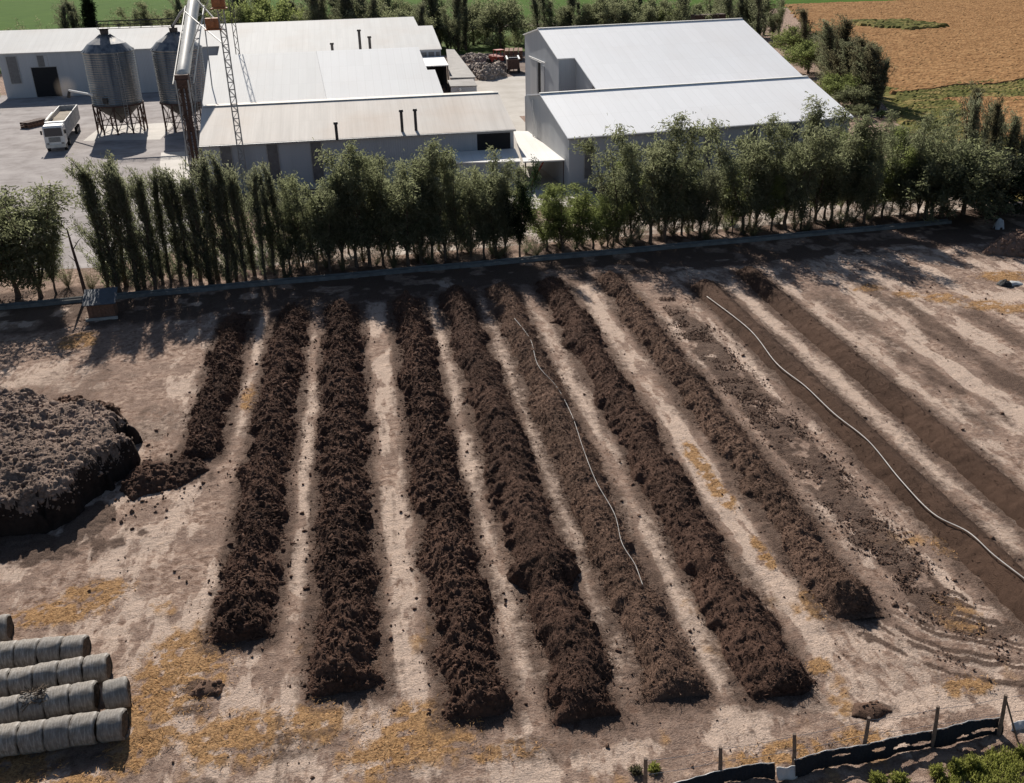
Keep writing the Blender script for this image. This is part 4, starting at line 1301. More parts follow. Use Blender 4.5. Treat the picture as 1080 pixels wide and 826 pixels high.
def back_trees():
    rr = random.Random(11)
    k = 0
    spots = []
    x = 196
    while x < 830:
        if x < 480: Y, ty, st = rr.uniform(230, 262), rr.uniform(-16, 8), 6.2
        elif x < 566: Y, ty, st = rr.uniform(240, 262), rr.uniform(-12, 20), 8.5
        else: Y, ty, st = rr.uniform(226, 258), rr.uniform(-18, 6), 7.2
        spots.append((x+rr.uniform(-3, 3), Y, ty))
        x += st
    spots.sort()
    for px, Y, ty in spots:
        kind = 'poplar' if rr.random() < .5 else ('willow' if rr.random() < .6 else 'round')
        m = {'poplar': 'leaf_poplar', 'willow': 'leaf_willow', 'round': rr.choice(['leaf_willow', 'leaf_bright', 'leaf_willow'])}[kind]
        q = at_y(px, ty, Y)
        where = 'rear shed' if px < 470 else 'open yard' if px < 565 else 'rear warehouse'
        look = {'poplar': 'slim upright poplar', 'willow': 'loose bushy tree', 'round': 'rounded leafy tree'}[kind]
        nm = {'poplar': 'poplar_tree', 'willow': 'leafy_tree', 'round': 'round_tree'}[kind]
        key = (where, look); CNT[key] = CNT.get(key, -1)+1
        plant(nm, kind, m, rr.randrange(2) if kind == 'round' else rr.randrange(5), q[0], Y, max(q[2], 5), f'{look} in the far belt behind the {where}, {ordinal(CNT[key])} from the left', 'tree', 'trees in the far belt', 1.7 if kind == 'poplar' else 1.15)
    for j in range(16):
        px = 474+j*6.2+rr.uniform(-2, 2); p = at(px, 49+rr.uniform(-4, 3))
        plant('scrub_bush', 'scrub', 'leaf_bright' if j % 3 == 0 else 'leaf_willow', j % 3, p[0], p[1], rr.uniform(2.5, 4.5), f'low bush among the far trees behind the open yard, {ordinal(j)} from the left', 'bush', 'bushes in the far belt', 1.3)
    # sparse trees against the green field behind the left end
    for j, (px, ty, kind) in enumerate([(-4, 14, 'willow'), (28, 14, 'scrub'), (64, 8, 'poplar'), (72, 3, 'poplar'), (78, 8, 'poplar'), (91, -2, 'cypress'), (100, 14, 'scrub'), (112, 12, 'scrub'), (124, 8, 'willow'), (133, 12, 'scrub'), (147, -4, 'willow'), (158, 0, 'willow'), (168, 2, 'willow'), (180, -4, 'willow'), (190, 0, 'poplar')]):
        Y = 250+rr.uniform(-8, 10)
        q = at_y(px, ty, Y)
        m = {'poplar': 'leaf_poplar', 'willow': 'leaf_willow', 'scrub': 'leaf_willow', 'cypress': 'leaf_dark'}[kind]
        look = {'poplar': 'thin upright poplar', 'willow': 'loose bushy tree', 'scrub': 'low roundish bush', 'cypress': 'dark narrow tree'}[kind]
        CNT[look] = CNT.get(look, -1)+1
        plant({'poplar': 'poplar_tree', 'willow': 'leafy_tree', 'scrub': 'scrub_bush', 'cypress': 'cypress_tree'}[kind], kind, m, j % 2 if kind in ('scrub', 'cypress') else j % 5, q[0], Y, max(q[2], 3), f'{look} against the green field behind the rear shed, {ordinal(CNT[look])} from the left', 'tree' if kind != 'scrub' else 'bush', 'plants before the green field', 1.4)


CNT = {}
back_trees()

# ------------------------------------------------------------------ buildings
class Frame:
    def __init__(s, x, y, ang): s.o = np.array([x, y, 0.]); s.u = np.array([math.cos(ang), math.sin(ang), 0]); s.v = np.array([-math.sin(ang), math.cos(ang), 0])
    def __call__(s, u, v, z=0): return Vector(s.u*u+s.v*v+np.array([0, 0, z]))   # local to the building's own origin


def slab(parent, name, pts, th, m):
    n = (Vector(pts[1])-Vector(pts[0])).cross(Vector(pts[3])-Vector(pts[0])).normalized()
    if n.z < 0: n = -n
    top = [Vector(p) for p in pts]; bot = [p-n*th for p in top]
    return MB().hexa(bot, top).build(name, m, parent)


def wall(parent, a, b, prof, m, th=.18, inward=None, name='wall'):
    "upright wall from a to b (ground points); prof: list of (t, z) along the top"
    a = Vector(a); b = Vector(b); n = inward.normalized()*th
    pts = [a.lerp(b, t)+Vector((0, 0, z)) for t, z in prof]
    ring = [a]+pts+[b]
    k = len(ring)
    V = ring+[p+n for p in ring]
    F = [tuple(range(k-1, -1, -1)), tuple(range(k, 2*k))]
    for i in range(k): F.append((i, (i+1) % k, k+(i+1) % k, k+i))
    return MB().poly(V, F).build(name, m, parent)


def panel(parent, name, a, b, z0, z1, out, m, th=.05, frame=None):
    "window or door leaf set proud of a wall, with a frame"
    a = Vector(a); b = Vector(b); o = out.normalized()
    mb = MB()
    p = [a+Vector((0, 0, z0)), b+Vector((0, 0, z0)), b+Vector((0, 0, z1)), a+Vector((0, 0, z1))]
    mb.hexa([q-o*.02 for q in p], [q+o*th for q in p])
    ob = mb.build(name, m, parent)
    if frame is not None:
        mb = MB(); w = .09; d = (b-a).normalized(); e = .09
        for q0, q1, z_0, z_1 in ((a-d*w, a, z0-w, z1+w), (b, b+d*w, z0-w, z1+w), (a, b, z1, z1+w), (a, b, z0-w, z0)):
            P = [q0+Vector((0, 0, z_0)), q1+Vector((0, 0, z_0)), q1+Vector((0, 0, z_1)), q0+Vector((0, 0, z_1))]
            mb.hexa([q-o*.02 for q in P], [q+o*e for q in P])
        mb.build('frame', frame, ob)
    return ob


def vent_pipe(parent, p, z0, z1, r_=.18, name='vent_pipe'):
    mb = MB().tube([(p[0], p[1], z0), (p[0], p[1], z1)], r_, 10)
    mb.tube([(p[0], p[1], z1), (p[0], p[1], z1+.25)], [r_*1.6, r_*1.3], 10)
    mb.build(name, MAT['dark_steel'], parent)


def right_halls():
    ang = R(5.4); fr = Frame(21.8, 102.8, ang)
    W = 33.6
    # --- front hall
    t = thing('front_warehouse', 'large white-roofed warehouse with grey walls, nearest behind the right trees', 'warehouse', (21.8, 102.8, 0))
    inn = Vector(fr.v)
    wall(t, fr(0, 0), fr(W, 0), [(0, 5.7), (1, 5.7)], MAT['wall'], inward=inn)
    wall(t, fr(0, 18.2), fr(0, .18), [(0, 7.4), (7.6/18.02, 8.6), (1, 5.7)], MAT['wall_pale'], inward=Vector(fr.u))
    wall(t, fr(W, .18), fr(W, 18.2), [(0, 5.7), (10.42/18.02, 8.6), (1, 7.4)], MAT['wall_pale'], inward=-Vector(fr.u))
    slab(t, 'roof', [fr(-.25, -.35, 5.72), fr(W+.25, -.35, 5.72), fr(W+.25, 10.6, 8.78), fr(-.25, 10.6, 8.78)], .12, MAT['roof_new'])
    slab(t, 'roof', [fr(-.25, 10.6, 8.78), fr(W+.25, 10.6, 8.78), fr(W+.25, 16.6, 7.84), fr(-.25, 16.6, 7.84)], .12, MAT['roof_new'])
    MB().box(tuple(fr(W/2, 10.6, 8.82)), (W+.5, .5, .07), ang).build('ridge_cap', MAT['roof_mid'], t)
    MB().box(tuple(fr(W/2, -.45, 5.6)), (W+.5, .16, .16), ang).build('gutter', MAT['grey_steel'], t)
    for px in (619.5, 749, 799.5, 845):
        q = at_y(px, 150, 103.5); u = (q[0]-21.8)/math.cos(ang)
        panel(t, 'window', fr(u-.4, 0), fr(u+.4, 0), 1.2, 5.3, -inn, MAT['window'], .03, MAT['grey_steel'])
    MB().box(tuple(fr(W/2, -.06, .35)), (W, .1, .7), ang).build('plinth', MAT['concrete'], t)
    MB().tube([fr(-.05, 14, 0)+Vector((-.1, 0, 0)), fr(-.05, 14, 7.6)+Vector((-.1, 0, 0))], .07, 8).build('downpipe', MAT['white_paint'], t)
    # --- rear hall with the cut-back corner
    t = thing('rear_warehouse', 'largest white-roofed warehouse with a stepped grey end wall and tall dark doorway', 'warehouse', (21.8, 102.8, 0))
    U0, U1, UR = 6.5, 8.8, 36.4
    pl = lambda v: 8.0+.31*(v-16.3)-.05
    vr = 34.6; zr = pl(vr)
    wall(t, fr(U1, 18.5), fr(UR, 18.5), [(0, pl(18.5)-.1), (1, pl(18.5)-.1)], MAT['wall'], inward=inn)
    wall(t, fr(U1, 25.3), fr(U1, 18.7), [(0, pl(25.3)-.1), (1, pl(18.7)-.1)], MAT['wall'], inward=Vector(fr.u))
    wall(t, fr(U0+.2, 25.3), fr(U1, 25.3), [(0, pl(25.3)-.1), (1, pl(25.3)-.1)], MAT['wall'], inward=inn)
    wall(t, fr(U0, 42.2), fr(U0, 25.3), [(0, zr-1.35), (7.6/16.9, zr-.1), (1, pl(25.3)-.1)], MAT['wall'], inward=Vector(fr.u))
    wall(t, fr(UR, 18.7), fr(UR, 42.2), [(0, pl(18.7)-.1), (15.9/23.5, zr-.1), (1, zr-1.35)], MAT['wall'], inward=-Vector(fr.u))
    wall(t, fr(UR-.2, 42.2), fr(U0+.2, 42.2), [(0, zr-1.35), (1, zr-1.35)], MAT['wall'], inward=-inn)
    ov = .2
    slab(t, 'roof', [fr(U1-ov, 16.0, pl(16.0)), fr(UR+ov, 16.0, pl(16.0)), fr(UR+ov, 25.2, pl(25.2)), fr(U1-ov, 25.2, pl(25.2))], .12, MAT['roof_new'])
    slab(t, 'roof', [fr(U0-ov, 25.2, pl(25.2)), fr(UR+ov, 25.2, pl(25.2)), fr(UR+ov, vr, zr), fr(U0-ov, vr, zr)], .12, MAT['roof_new'])
    slab(t, 'roof', [fr(U0-ov, vr, zr), fr(UR+ov, vr, zr), fr(UR+ov, 42.5, zr-1.4), fr(U0-ov, 42.5, zr-1.4)], .12, MAT['roof_new'])
    MB().box(tuple(fr((U0+UR)/2, vr, zr+.03)), (UR-U0+.4, .5, .07), ang).build('ridge_cap', MAT['roof_mid'], t)
    out = -Vector(fr.u)
    d = panel(t, 'doorway', fr(U0, 35.2), fr(U0, 33.6), .1, 9.2, out, MAT['opening'], .03, MAT['white_paint'])
    panel(t, 'door_leaf', fr(U0, 39.0), fr(U0, 35.5), .1, 9.3, out, MAT['wall_pale'], .12)
    panel(t, 'door_leaf', fr(U0, 33.3), fr(U0, 31.9), .1, 9.0, out, MAT['wall_pale'], .12)
    MB().box(tuple(fr(U0-.15, 35.4, 9.5)), (.14, 8.2, .16), ang).build('door_rail', MAT['white_paint'], t)


right_halls()


def left_halls():
    # --- front hall, rust-tinted roof
    x0, y0, W = -17.4, 110.5, 34.4
    t = thing('front_shed', 'long shed with rust-tinted pale roof and dark window bays, in front on the left', 'shed', (x0, y0, 0))
    V_ = lambda u, v, z=0: Vector((u, v, z))
    inn = Vector((0, 1, 0))
    wall(t, V_(0, 0), V_(W, 0), [(0, 5.45), (1, 5.45)], MAT['wall'], inward=inn)
    wall(t, V_(-.4, 15.5), V_(0, .18), [(0, 7.4), (.36, 7.9), (1, 5.45)], MAT['wall'], inward=Vector((1, 0, 0)))
    wall(t, V_(W, .18), V_(W-.3, 15.5), [(0, 5.45), (.64, 7.9), (1, 7.4)], MAT['wall'], inward=Vector((-1, 0, 0)))
    slab(t, 'roof', [V_(-.2, -.35, 5.5), V_(W+.2, -.35, 5.5), V_(W-.3, 9.9, 8.05), V_(-.8, 9.9, 8.05)], .12, MAT['roof_old'])
    slab(t, 'roof', [V_(-.8, 9.9, 8.05), V_(W-.3, 9.9, 8.05), V_(W-.4, 15.3, 7.5), V_(-.9, 15.3, 7.5)], .12, MAT['roof_old'])
    MB().box((W/2-.5, 9.9, 8.09), (W+.5, .45, .06)).build('ridge_cap', MAT['roof_mid'], t)
    MB().box((W/2, -.45, 5.38), (W+.4, .16, .16)).build('gutter', MAT['grey_steel'], t)
    for px in (238, 287.5, 333.5):
        q = at_y(px, 160, 110.4); u = q[0]-x0
        panel(t, 'window', V_(u-.55, 0), V_(u+.55, 0), .8, 5.2, -inn, MAT['window'], .03, MAT['grey_steel'])
    panel(t, 'doorway', V_(30.2, 0), V_(34.0, 0), 3.3, 5.1, -inn, MAT['opening'], .03)  # added near-black panel paints shade on the wall above the lean-to
    for px, ty, by in ((355.5, 131, 146), (424.5, 118, 140), (439, 117, 139)):
        q = at(px, by, 5.6); z1 = at_y(px, ty, q[1])[2]
        vent_pipe(t, (q[0]-x0, q[1]-y0), 5.4, z1, .17)
    # low lean-to before its right end
    t = thing('lean_to', 'low pale-roofed lean-to half hidden by trees before the front shed', 'shed', (9.8, 106.4, 0))
    slab(t, 'roof', [V_(0, 0, 2.95), V_(7.1, -1.3, 2.95), V_(7.3, 4.0, 3.3), V_(-.3, 4.0, 3.3)], .12, MAT['roof_mid'])
    wall(t, V_(.1, .2), V_(7.0, -1.1), [(0, 2.8), (1, 2.8)], MAT['wall'], .12, Vector((0, 1, 0)))
    wall(t, V_(.05, 3.9), V_(.1, .35), [(0, 3.1), (1, 2.8)], MAT['wall'], .12, Vector((1, 0, 0)))
    # flat canopy bridging to the right hall
    a = [at(541, 138, 3.4), at(561.5, 138.5, 3.4), at(598, 168.5, 3.0), at(552, 170.5, 3.0)]
    t = thing('loading_canopy', 'flat pale canopy on posts bridging the gap beside the right warehouse', 'canopy', (a[3][0], a[3][1], 0))
    o = Vector(a[3]); o.z = 0
    slab(t, 'roof', [Vector(a[3])-o, Vector(a[2])-o, Vector(a[1])-o, Vector(a[0])-o], .14, MAT['roof_mid'])
    for p, q in ((a[3], .3), (a[2], -.3)):
        MB().tube([Vector(p)-o+Vector((q, .4, -p[2])), Vector(p)-o+Vector((q, .4, -.1))], .08, 8).build('post', MAT['rust'], t)
    MB().tube([Vector(a[3])-o+Vector((1.0, 1.2, -2.9)), Vector(a[3])-o+Vector((2.6, 1.2, -.15))], .09, 8).build('brace', MAT['red'], t)
    # --- middle hall
    x0, y0 = -19.0, 126.0
    t = thing('middle_shed', 'tall shed with two-tone white roof in the middle of the left group', 'shed', (x0, y0, 0))
    o = Vector((x0, y0, 0))
    pl = lambda Y: 7.45+.289*(Y-126)
    def P(px, Y):  # roof point by column and distance
        x = at_y(px, 80, Y)[0]
        # correct for row tilt using the plane height
        for _ in range(3):
            c = np.array([0, Y, pl(Y)-CAM_H]); 
            # solve x so that the point projects to px
            lo, hi = -60., 60.
            for _i in range(40):
                m_ = (lo+hi)/2; w = np.array([m_, Y, pl(Y)-CAM_H])
                if 540+F_PX*(RIGHT@w)/(FWD@w) < px: lo = m_
                else: hi = m_
            x = (lo+hi)/2
        return Vector((x, Y, pl(Y)))-o
    Yr = 140.4
    xl0, xl1 = P(212.5, 124.6), P(220, Yr)
    split0, split1 = P(345.5, 124.6), P(333.5, Yr)
    n0, n1 = P(458.6, 133), P(450.6, 133)
    rr0, rr1 = P(469.5, 124.6), P(441, Yr)
    wall(t, Vector((0, .4, 0)), Vector((29.6, .4, 0)), [(0, 7.4), (1, 7.4)], MAT['wall'], inward=Vector((0, 1, 0)))
    wall(t, Vector((xl1.x+.25, Yr-y0, 0)), Vector((xl0.x+.2, .6, 0)), [(0, pl(Yr)-.15), (1, pl(126.6)-.15)], MAT['wall'], inward=Vector((1, 0, 0)))
    wall(t, Vector((29.5, .6, 0)), Vector((n0.x-.15, 7.0, 0)), [(0, pl(126.6)-.15), (1, pl(133)-.15)], MAT['wall'], inward=Vector((-1, 0, 0)))
    wall(t, Vector((n1.x-.15, 7.2, 0)), Vector((rr1.x-.15, Yr-y0, 0)), [(0, pl(133.2)-.15), (1, pl(Yr)-.15)], MAT['wall'], inward=Vector((-1, 0, 0)))
    wall(t, Vector((rr1.x-.35, Yr-y0+6, 0)), Vector((xl1.x+.4, Yr-y0+6, 0)), [(0, 9.6), (1, 9.6)], MAT['wall'], inward=Vector((0, -1, 0)))
    s1 = split0.lerp(split1, (133-124.6)/(Yr-124.6))
    slab(t, 'roof', [xl0, split0, split1, xl1], .12, MAT['roof_left_dull'])
    g = Vector((.02, 0, .01))
    slab(t, 'roof', [split0+g, rr0+g, n0+g, s1+g], .12, MAT['roof_left'])
    slab(t, 'roof', [s1+g, n1+g, rr1+g, split1+g], .12, MAT['roof_left'])
    slab(t, 'roof', [xl1, rr1, rr1+Vector((-.6, 6.3, -1.9)), xl1+Vector((.3, 6.3, -1.9))], .12, MAT['roof_mid'])
    for px, ty, Y in ((378.5, 33, 148), (389.5, 40, 148), (350, 47, 147)):
        q = at_y(px, ty, Y); vent_pipe(t, (q[0]-x0, q[1]-y0), 8.5, q[2], .2)
    # --- long rear hall
    x0, y0 = -64.0, 195.0
    t = thing('rear_shed', 'long pale-roofed rear shed with blue-grey wall, open doorway and narrow windows', 'shed', (x0, y0, 0))
    o = Vector((x0, y0, 0))
    E = lambda x, v, z: Vector((x-x0, v, z))
    xm = -24.5
    wall(t, E(-63.6, .2, 0), E(xm, -.6, 0), [(0, 7.75), (1, 7.65)], MAT['wall'], inward=Vector((0, 1, 0)))
    wall(t, E(-65.2, 10, 0), E(-63.6, .4, 0), [(0, 10.7), (1, 7.75)], MAT['wall'], inward=Vector((1, 0, 0)))
    slab(t, 'roof', [E(-63.9, -.2, 7.85), E(xm, -1.0, 7.72), E(xm, 9.4, 10.75), E(-65.6, 10, 10.95)], .14, MAT['roof_mid'])
    slab(t, 'roof', [E(-65.6, 10, 10.95), E(xm, 9.4, 10.75), E(xm, 19, 8), E(-65.6, 19.6, 8.2)], .14, MAT['roof_mid'])
    # right part, reaching further forward
    k = .275
    zq = lambda Y: 10.75-k*(204.4-Y)
    def PX(px, Y, z):
        lo, hi = -90., 60.
        for _ in range(40):
            m_ = (lo+hi)/2; w = np.array([m_, Y, z-CAM_H])
            if 540+F_PX*(RIGHT@w)/(FWD@w) < px: lo = m_
            else: hi = m_
        return lo
    xr0 = PX(466, 188, zq(188)); xr1 = PX(456, 199.5, zq(199.5)); xr2 = PX(441, 199.5, zq(199.5)); xr3 = PX(436, 204.4, 10.75)
    slab(t, 'roof', [E(xm+.03, -7, zq(188)), E(xr0, -7, zq(188)), E(xr1, 4.5, zq(199.5)), E(xm+.03, 4.5, zq(199.5))], .14, MAT['roof_mid'])
    slab(t, 'roof', [E(xm+.03, 4.52, zq(199.5)), E(xr2, 4.52, zq(199.5)), E(xr3, 9.4, 10.75), E(xm+.03, 9.4, 10.75)], .14, MAT['roof_mid'])
    slab(t, 'roof', [E(xm+.03, 9.42, 10.75), E(xr3, 9.42, 10.75), E(xr3-.5, 19, 8), E(xm+.03, 19, 8)], .14, MAT['roof_mid'])
    wall(t, E(xm, -6.8, 0), E(xr0-.2, -6.8, 0), [(0, zq(188)-.1), (1, zq(188)-.1)], MAT['wall'], inward=Vector((0, 1, 0)))
    wall(t, E(xr0-.3, -6.6, 0), E(xr1-.3, 4.5, 0), [(0, zq(188)-.1), (1, zq(199.5)-.15)], MAT['wall'], inward=Vector((-1, 0, 0)))
    for a, b in ((444, 450), (452, 458), (460, 464)):
        panel(t, 'window', E(PX(a, 188, 5.3), -6.8, 0), E(PX(b, 188, 5.3), -6.8, 0), 4.95, 5.75, Vector((0, -1, 0)), MAT['window'], .04)
    # windows, door
    for px in (14, 46.5, 82):
        xx = PX(px, 194.9, 5)
        panel(t, 'window', E(xx-.85, .1, 0), E(xx+.85, .1, 0), 2.6, 7.2, Vector((0, -1, 0)), MAT['window'], .06, MAT['grey_steel'])
    for px in (150, 130):
        xx = PX(px, 194.6, 5)
        panel(t, 'window', E(xx-.85, -.2, 0), E(xx+.85, -.2, 0), 2.6, 7.2, Vector((0, -1, 0)), MAT['window'], .06, MAT['grey_steel'])
    xa, xb = PX(36, 194.8, 2.5), PX(62.5, 194.8, 2.5)
    panel(t, 'doorway', E(xa, .05, 0), E(xb, .05, 0), .05, 5.2, Vector((0, -1, 0)), MAT['opening'], .07, MAT['grey_steel'])
    # --- open lean-to in the yard and the narrow grey sheds
    xa, xb = PX(449.5, 176, 4.8), PX(473, 176, 4.8)
    t = thing('open_shed', 'small flat white-roofed open shed with dark interior beside the left halls', 'shed', (xa, 176, 0))
    w = xb-xa
    slab(t, 'roof', [Vector((-2, 0, 4.8)), Vector((w, 0, 4.8)), Vector((w+.2, 11.6, 5.0)), Vector((-2, 11.6, 5.0))], .16, MAT['roof_left'])
    wall(t, Vector((-1.9, 11.3, 0)), Vector((w, 11.3, 0)), [(0, 4.8), (1, 4.8)], MAT['opening'], .15, Vector((0, -1, 0)))
    wall(t, Vector((w-.1, 3.0, 0)), Vector((w, 11.1, 0)), [(0, 4.6), (1, 4.7)], MAT['opening'], .15, Vector((-1, 0, 0)))
    for q in (0, w-.15):
        MB().box((q, .2, 2.35), (.2, .2, 4.65)).build('post', MAT['dark_steel'], t)
    xa, xb = PX(474.5, 172, 3.1), PX(502, 172, 3.1)
    xc, xd = PX(470.5, 205, 4.3), PX(477, 205, 4.3)
    t = thing('grey_shed', 'narrow grey-brown roofed shed running back beside the yard', 'shed', (xa, 172, 0))
    o = Vector((xa, 172, 0))
    slab(t, 'roof', [Vector((xa, 172.3, 3.15))-o, Vector((xb, 172.3, 3.05))-o, Vector((xd+.4, 205, 4.25))-o, Vector((xc, 205, 4.35))-o], .14, MAT['brown_roof'])
    wall(t, Vector((.2, .5, 0)), Vector((xb-xa-.2, .5, 0)), [(0, 2.95), (1, 2.9)], MAT['wall'], .15, Vector((0, 1, 0)))
    wall(t, Vector((xb-xa-.15, .7, 0)), Vector((xd-xa+.2, 32.6, 0)), [(0, 2.9), (1, 4.0)], MAT['wall'], .15, Vector((-1, 0, 0)))
    xa, xb = PX(475, 167, 2.5), PX(503.5, 167, 2.4)
    t = thing('low_grey_shed', 'low dark-roofed annexe with a white lamp on its front wall, before the narrow grey shed', 'shed', (xa, 167, 0))
    w = xb-xa
    slab(t, 'roof', [Vector((0, 0, 2.5)), Vector((w, 0, 2.4)), Vector((w-.1, 4.9, 2.85)), Vector((0, 4.9, 2.85))], .12, MAT['brown_roof'])
    wall(t, Vector((.1, .3, 0)), Vector((w-.1, .3, 0)), [(0, 2.35), (1, 2.3)], MAT['wall'], .12, Vector((0, 1, 0)))
    wall(t, Vector((w-.15, .45, 0)), Vector((w-.2, 4.7, 0)), [(0, 2.25), (1, 2.7)], MAT['wall'], .12, Vector((-1, 0, 0)))
    MB().lathe([(.02, .28), (.2, .2), (.28, 0), (.2, -.2), (.02, -.28)], 10, (w*.35, .15, 1.9)).build('wall_lamp', MAT['white_paint'], t, True)


left_halls()

# ------------------------------------------------------------------ silos, tower, mast
def make_silo():
    t = thing('grain_silo', 'x', 'silo')
    zb, zt, r0 = 4.0, 11.3, 3.5
    prof = []
    n = 46
    for k in range(n+1):
        z = zb+(zt-zb)*k/n
        prof.append((r0+.035*math.cos(k*math.pi), z))
    MB().lathe(prof, 48).build('shell', MAT['galv'], t, False)
    mb = MB().lathe([(r0+.15, zt-.02), (r0+.15, zt+.08), (2.6, zt+1.15), (.7, zt+2.25), (.55, zt+2.3)], 40)
    for k in range(20):
        a = 2*math.pi*k/20
        mb.tube([(math.cos(a)*(r0+.12), math.sin(a)*(r0+.12), zt+.14), (math.cos(a)*.7, math.sin(a)*.7, zt+2.31)], .06, 4)
    mb.build('roof', MAT['galv'], t)
    mb = MB().lathe([(.55, zt+2.25), (.6, zt+2.9), (.75, zt+2.95), (.1, zt+3.2)], 16); mb.build('cap', MAT['dark_steel'], t)
    mb = MB().lathe([(r0-.02, zb+.02), (2.0, zb-1.3), (.3, zb-2.5), (.3, zb-2.8), (.05, zb-2.8)], 32); mb.build('hopper', MAT['dark_steel'], t)
    mb = MB().lathe([(r0+.05, zb-.12), (r0+.13, zb-.12), (r0+.13, zb+.12), (r0+.05, zb+.12)], 48); mb.build('ring_beam', MAT['rust'], t)
    for k in range(10):
        a = 2*math.pi*(k+.5)/10
        MB().tube([(math.cos(a)*r0, math.sin(a)*r0, 0), (math.cos(a)*r0, math.sin(a)*r0, zb)], .13, 6).build('leg', MAT['rust'], t)
    mb = MB()
    for k in range(10):
        a, b = 2*math.pi*(k+.5)/10, 2*math.pi*(k+1.5)/10
        for z0, z1 in ((.3, zb-.2), (zb-.2, .3)):
            mb.tube([(math.cos(a)*r0, math.sin(a)*r0, z0), (math.cos(b)*r0, math.sin(b)*r0, z1)], .055, 4)
        mb.tube([(math.cos(a)*r0, math.sin(a)*r0, 1.4), (math.cos(b)*r0, math.sin(b)*r0, 1.4)], .06, 4)
    mb.build('bracing', MAT['rust'], t)
    mb = MB()
    for s in (-.25, .25):
        mb.tube([(s, -r0-.2, 1.0), (s, -r0-.2, zt+.1)], .035, 4)
    for k in range(26): mb.tube([(-.25, -r0-.2, 1.2+k*.38), (.25, -r0-.2, 1.2+k*.38)], .025, 4)
    ang = R(28)
    o = mb.build('ladder', MAT['grey_steel'], t); o.rotation_euler = (0, 0, ang)
    MB().box((0, -r0-.12, zb+.9), (.7, .3, .8), 0).build('hatch', MAT['dark_steel'], t).rotation_euler = (0, 0, R(-14))
    return t


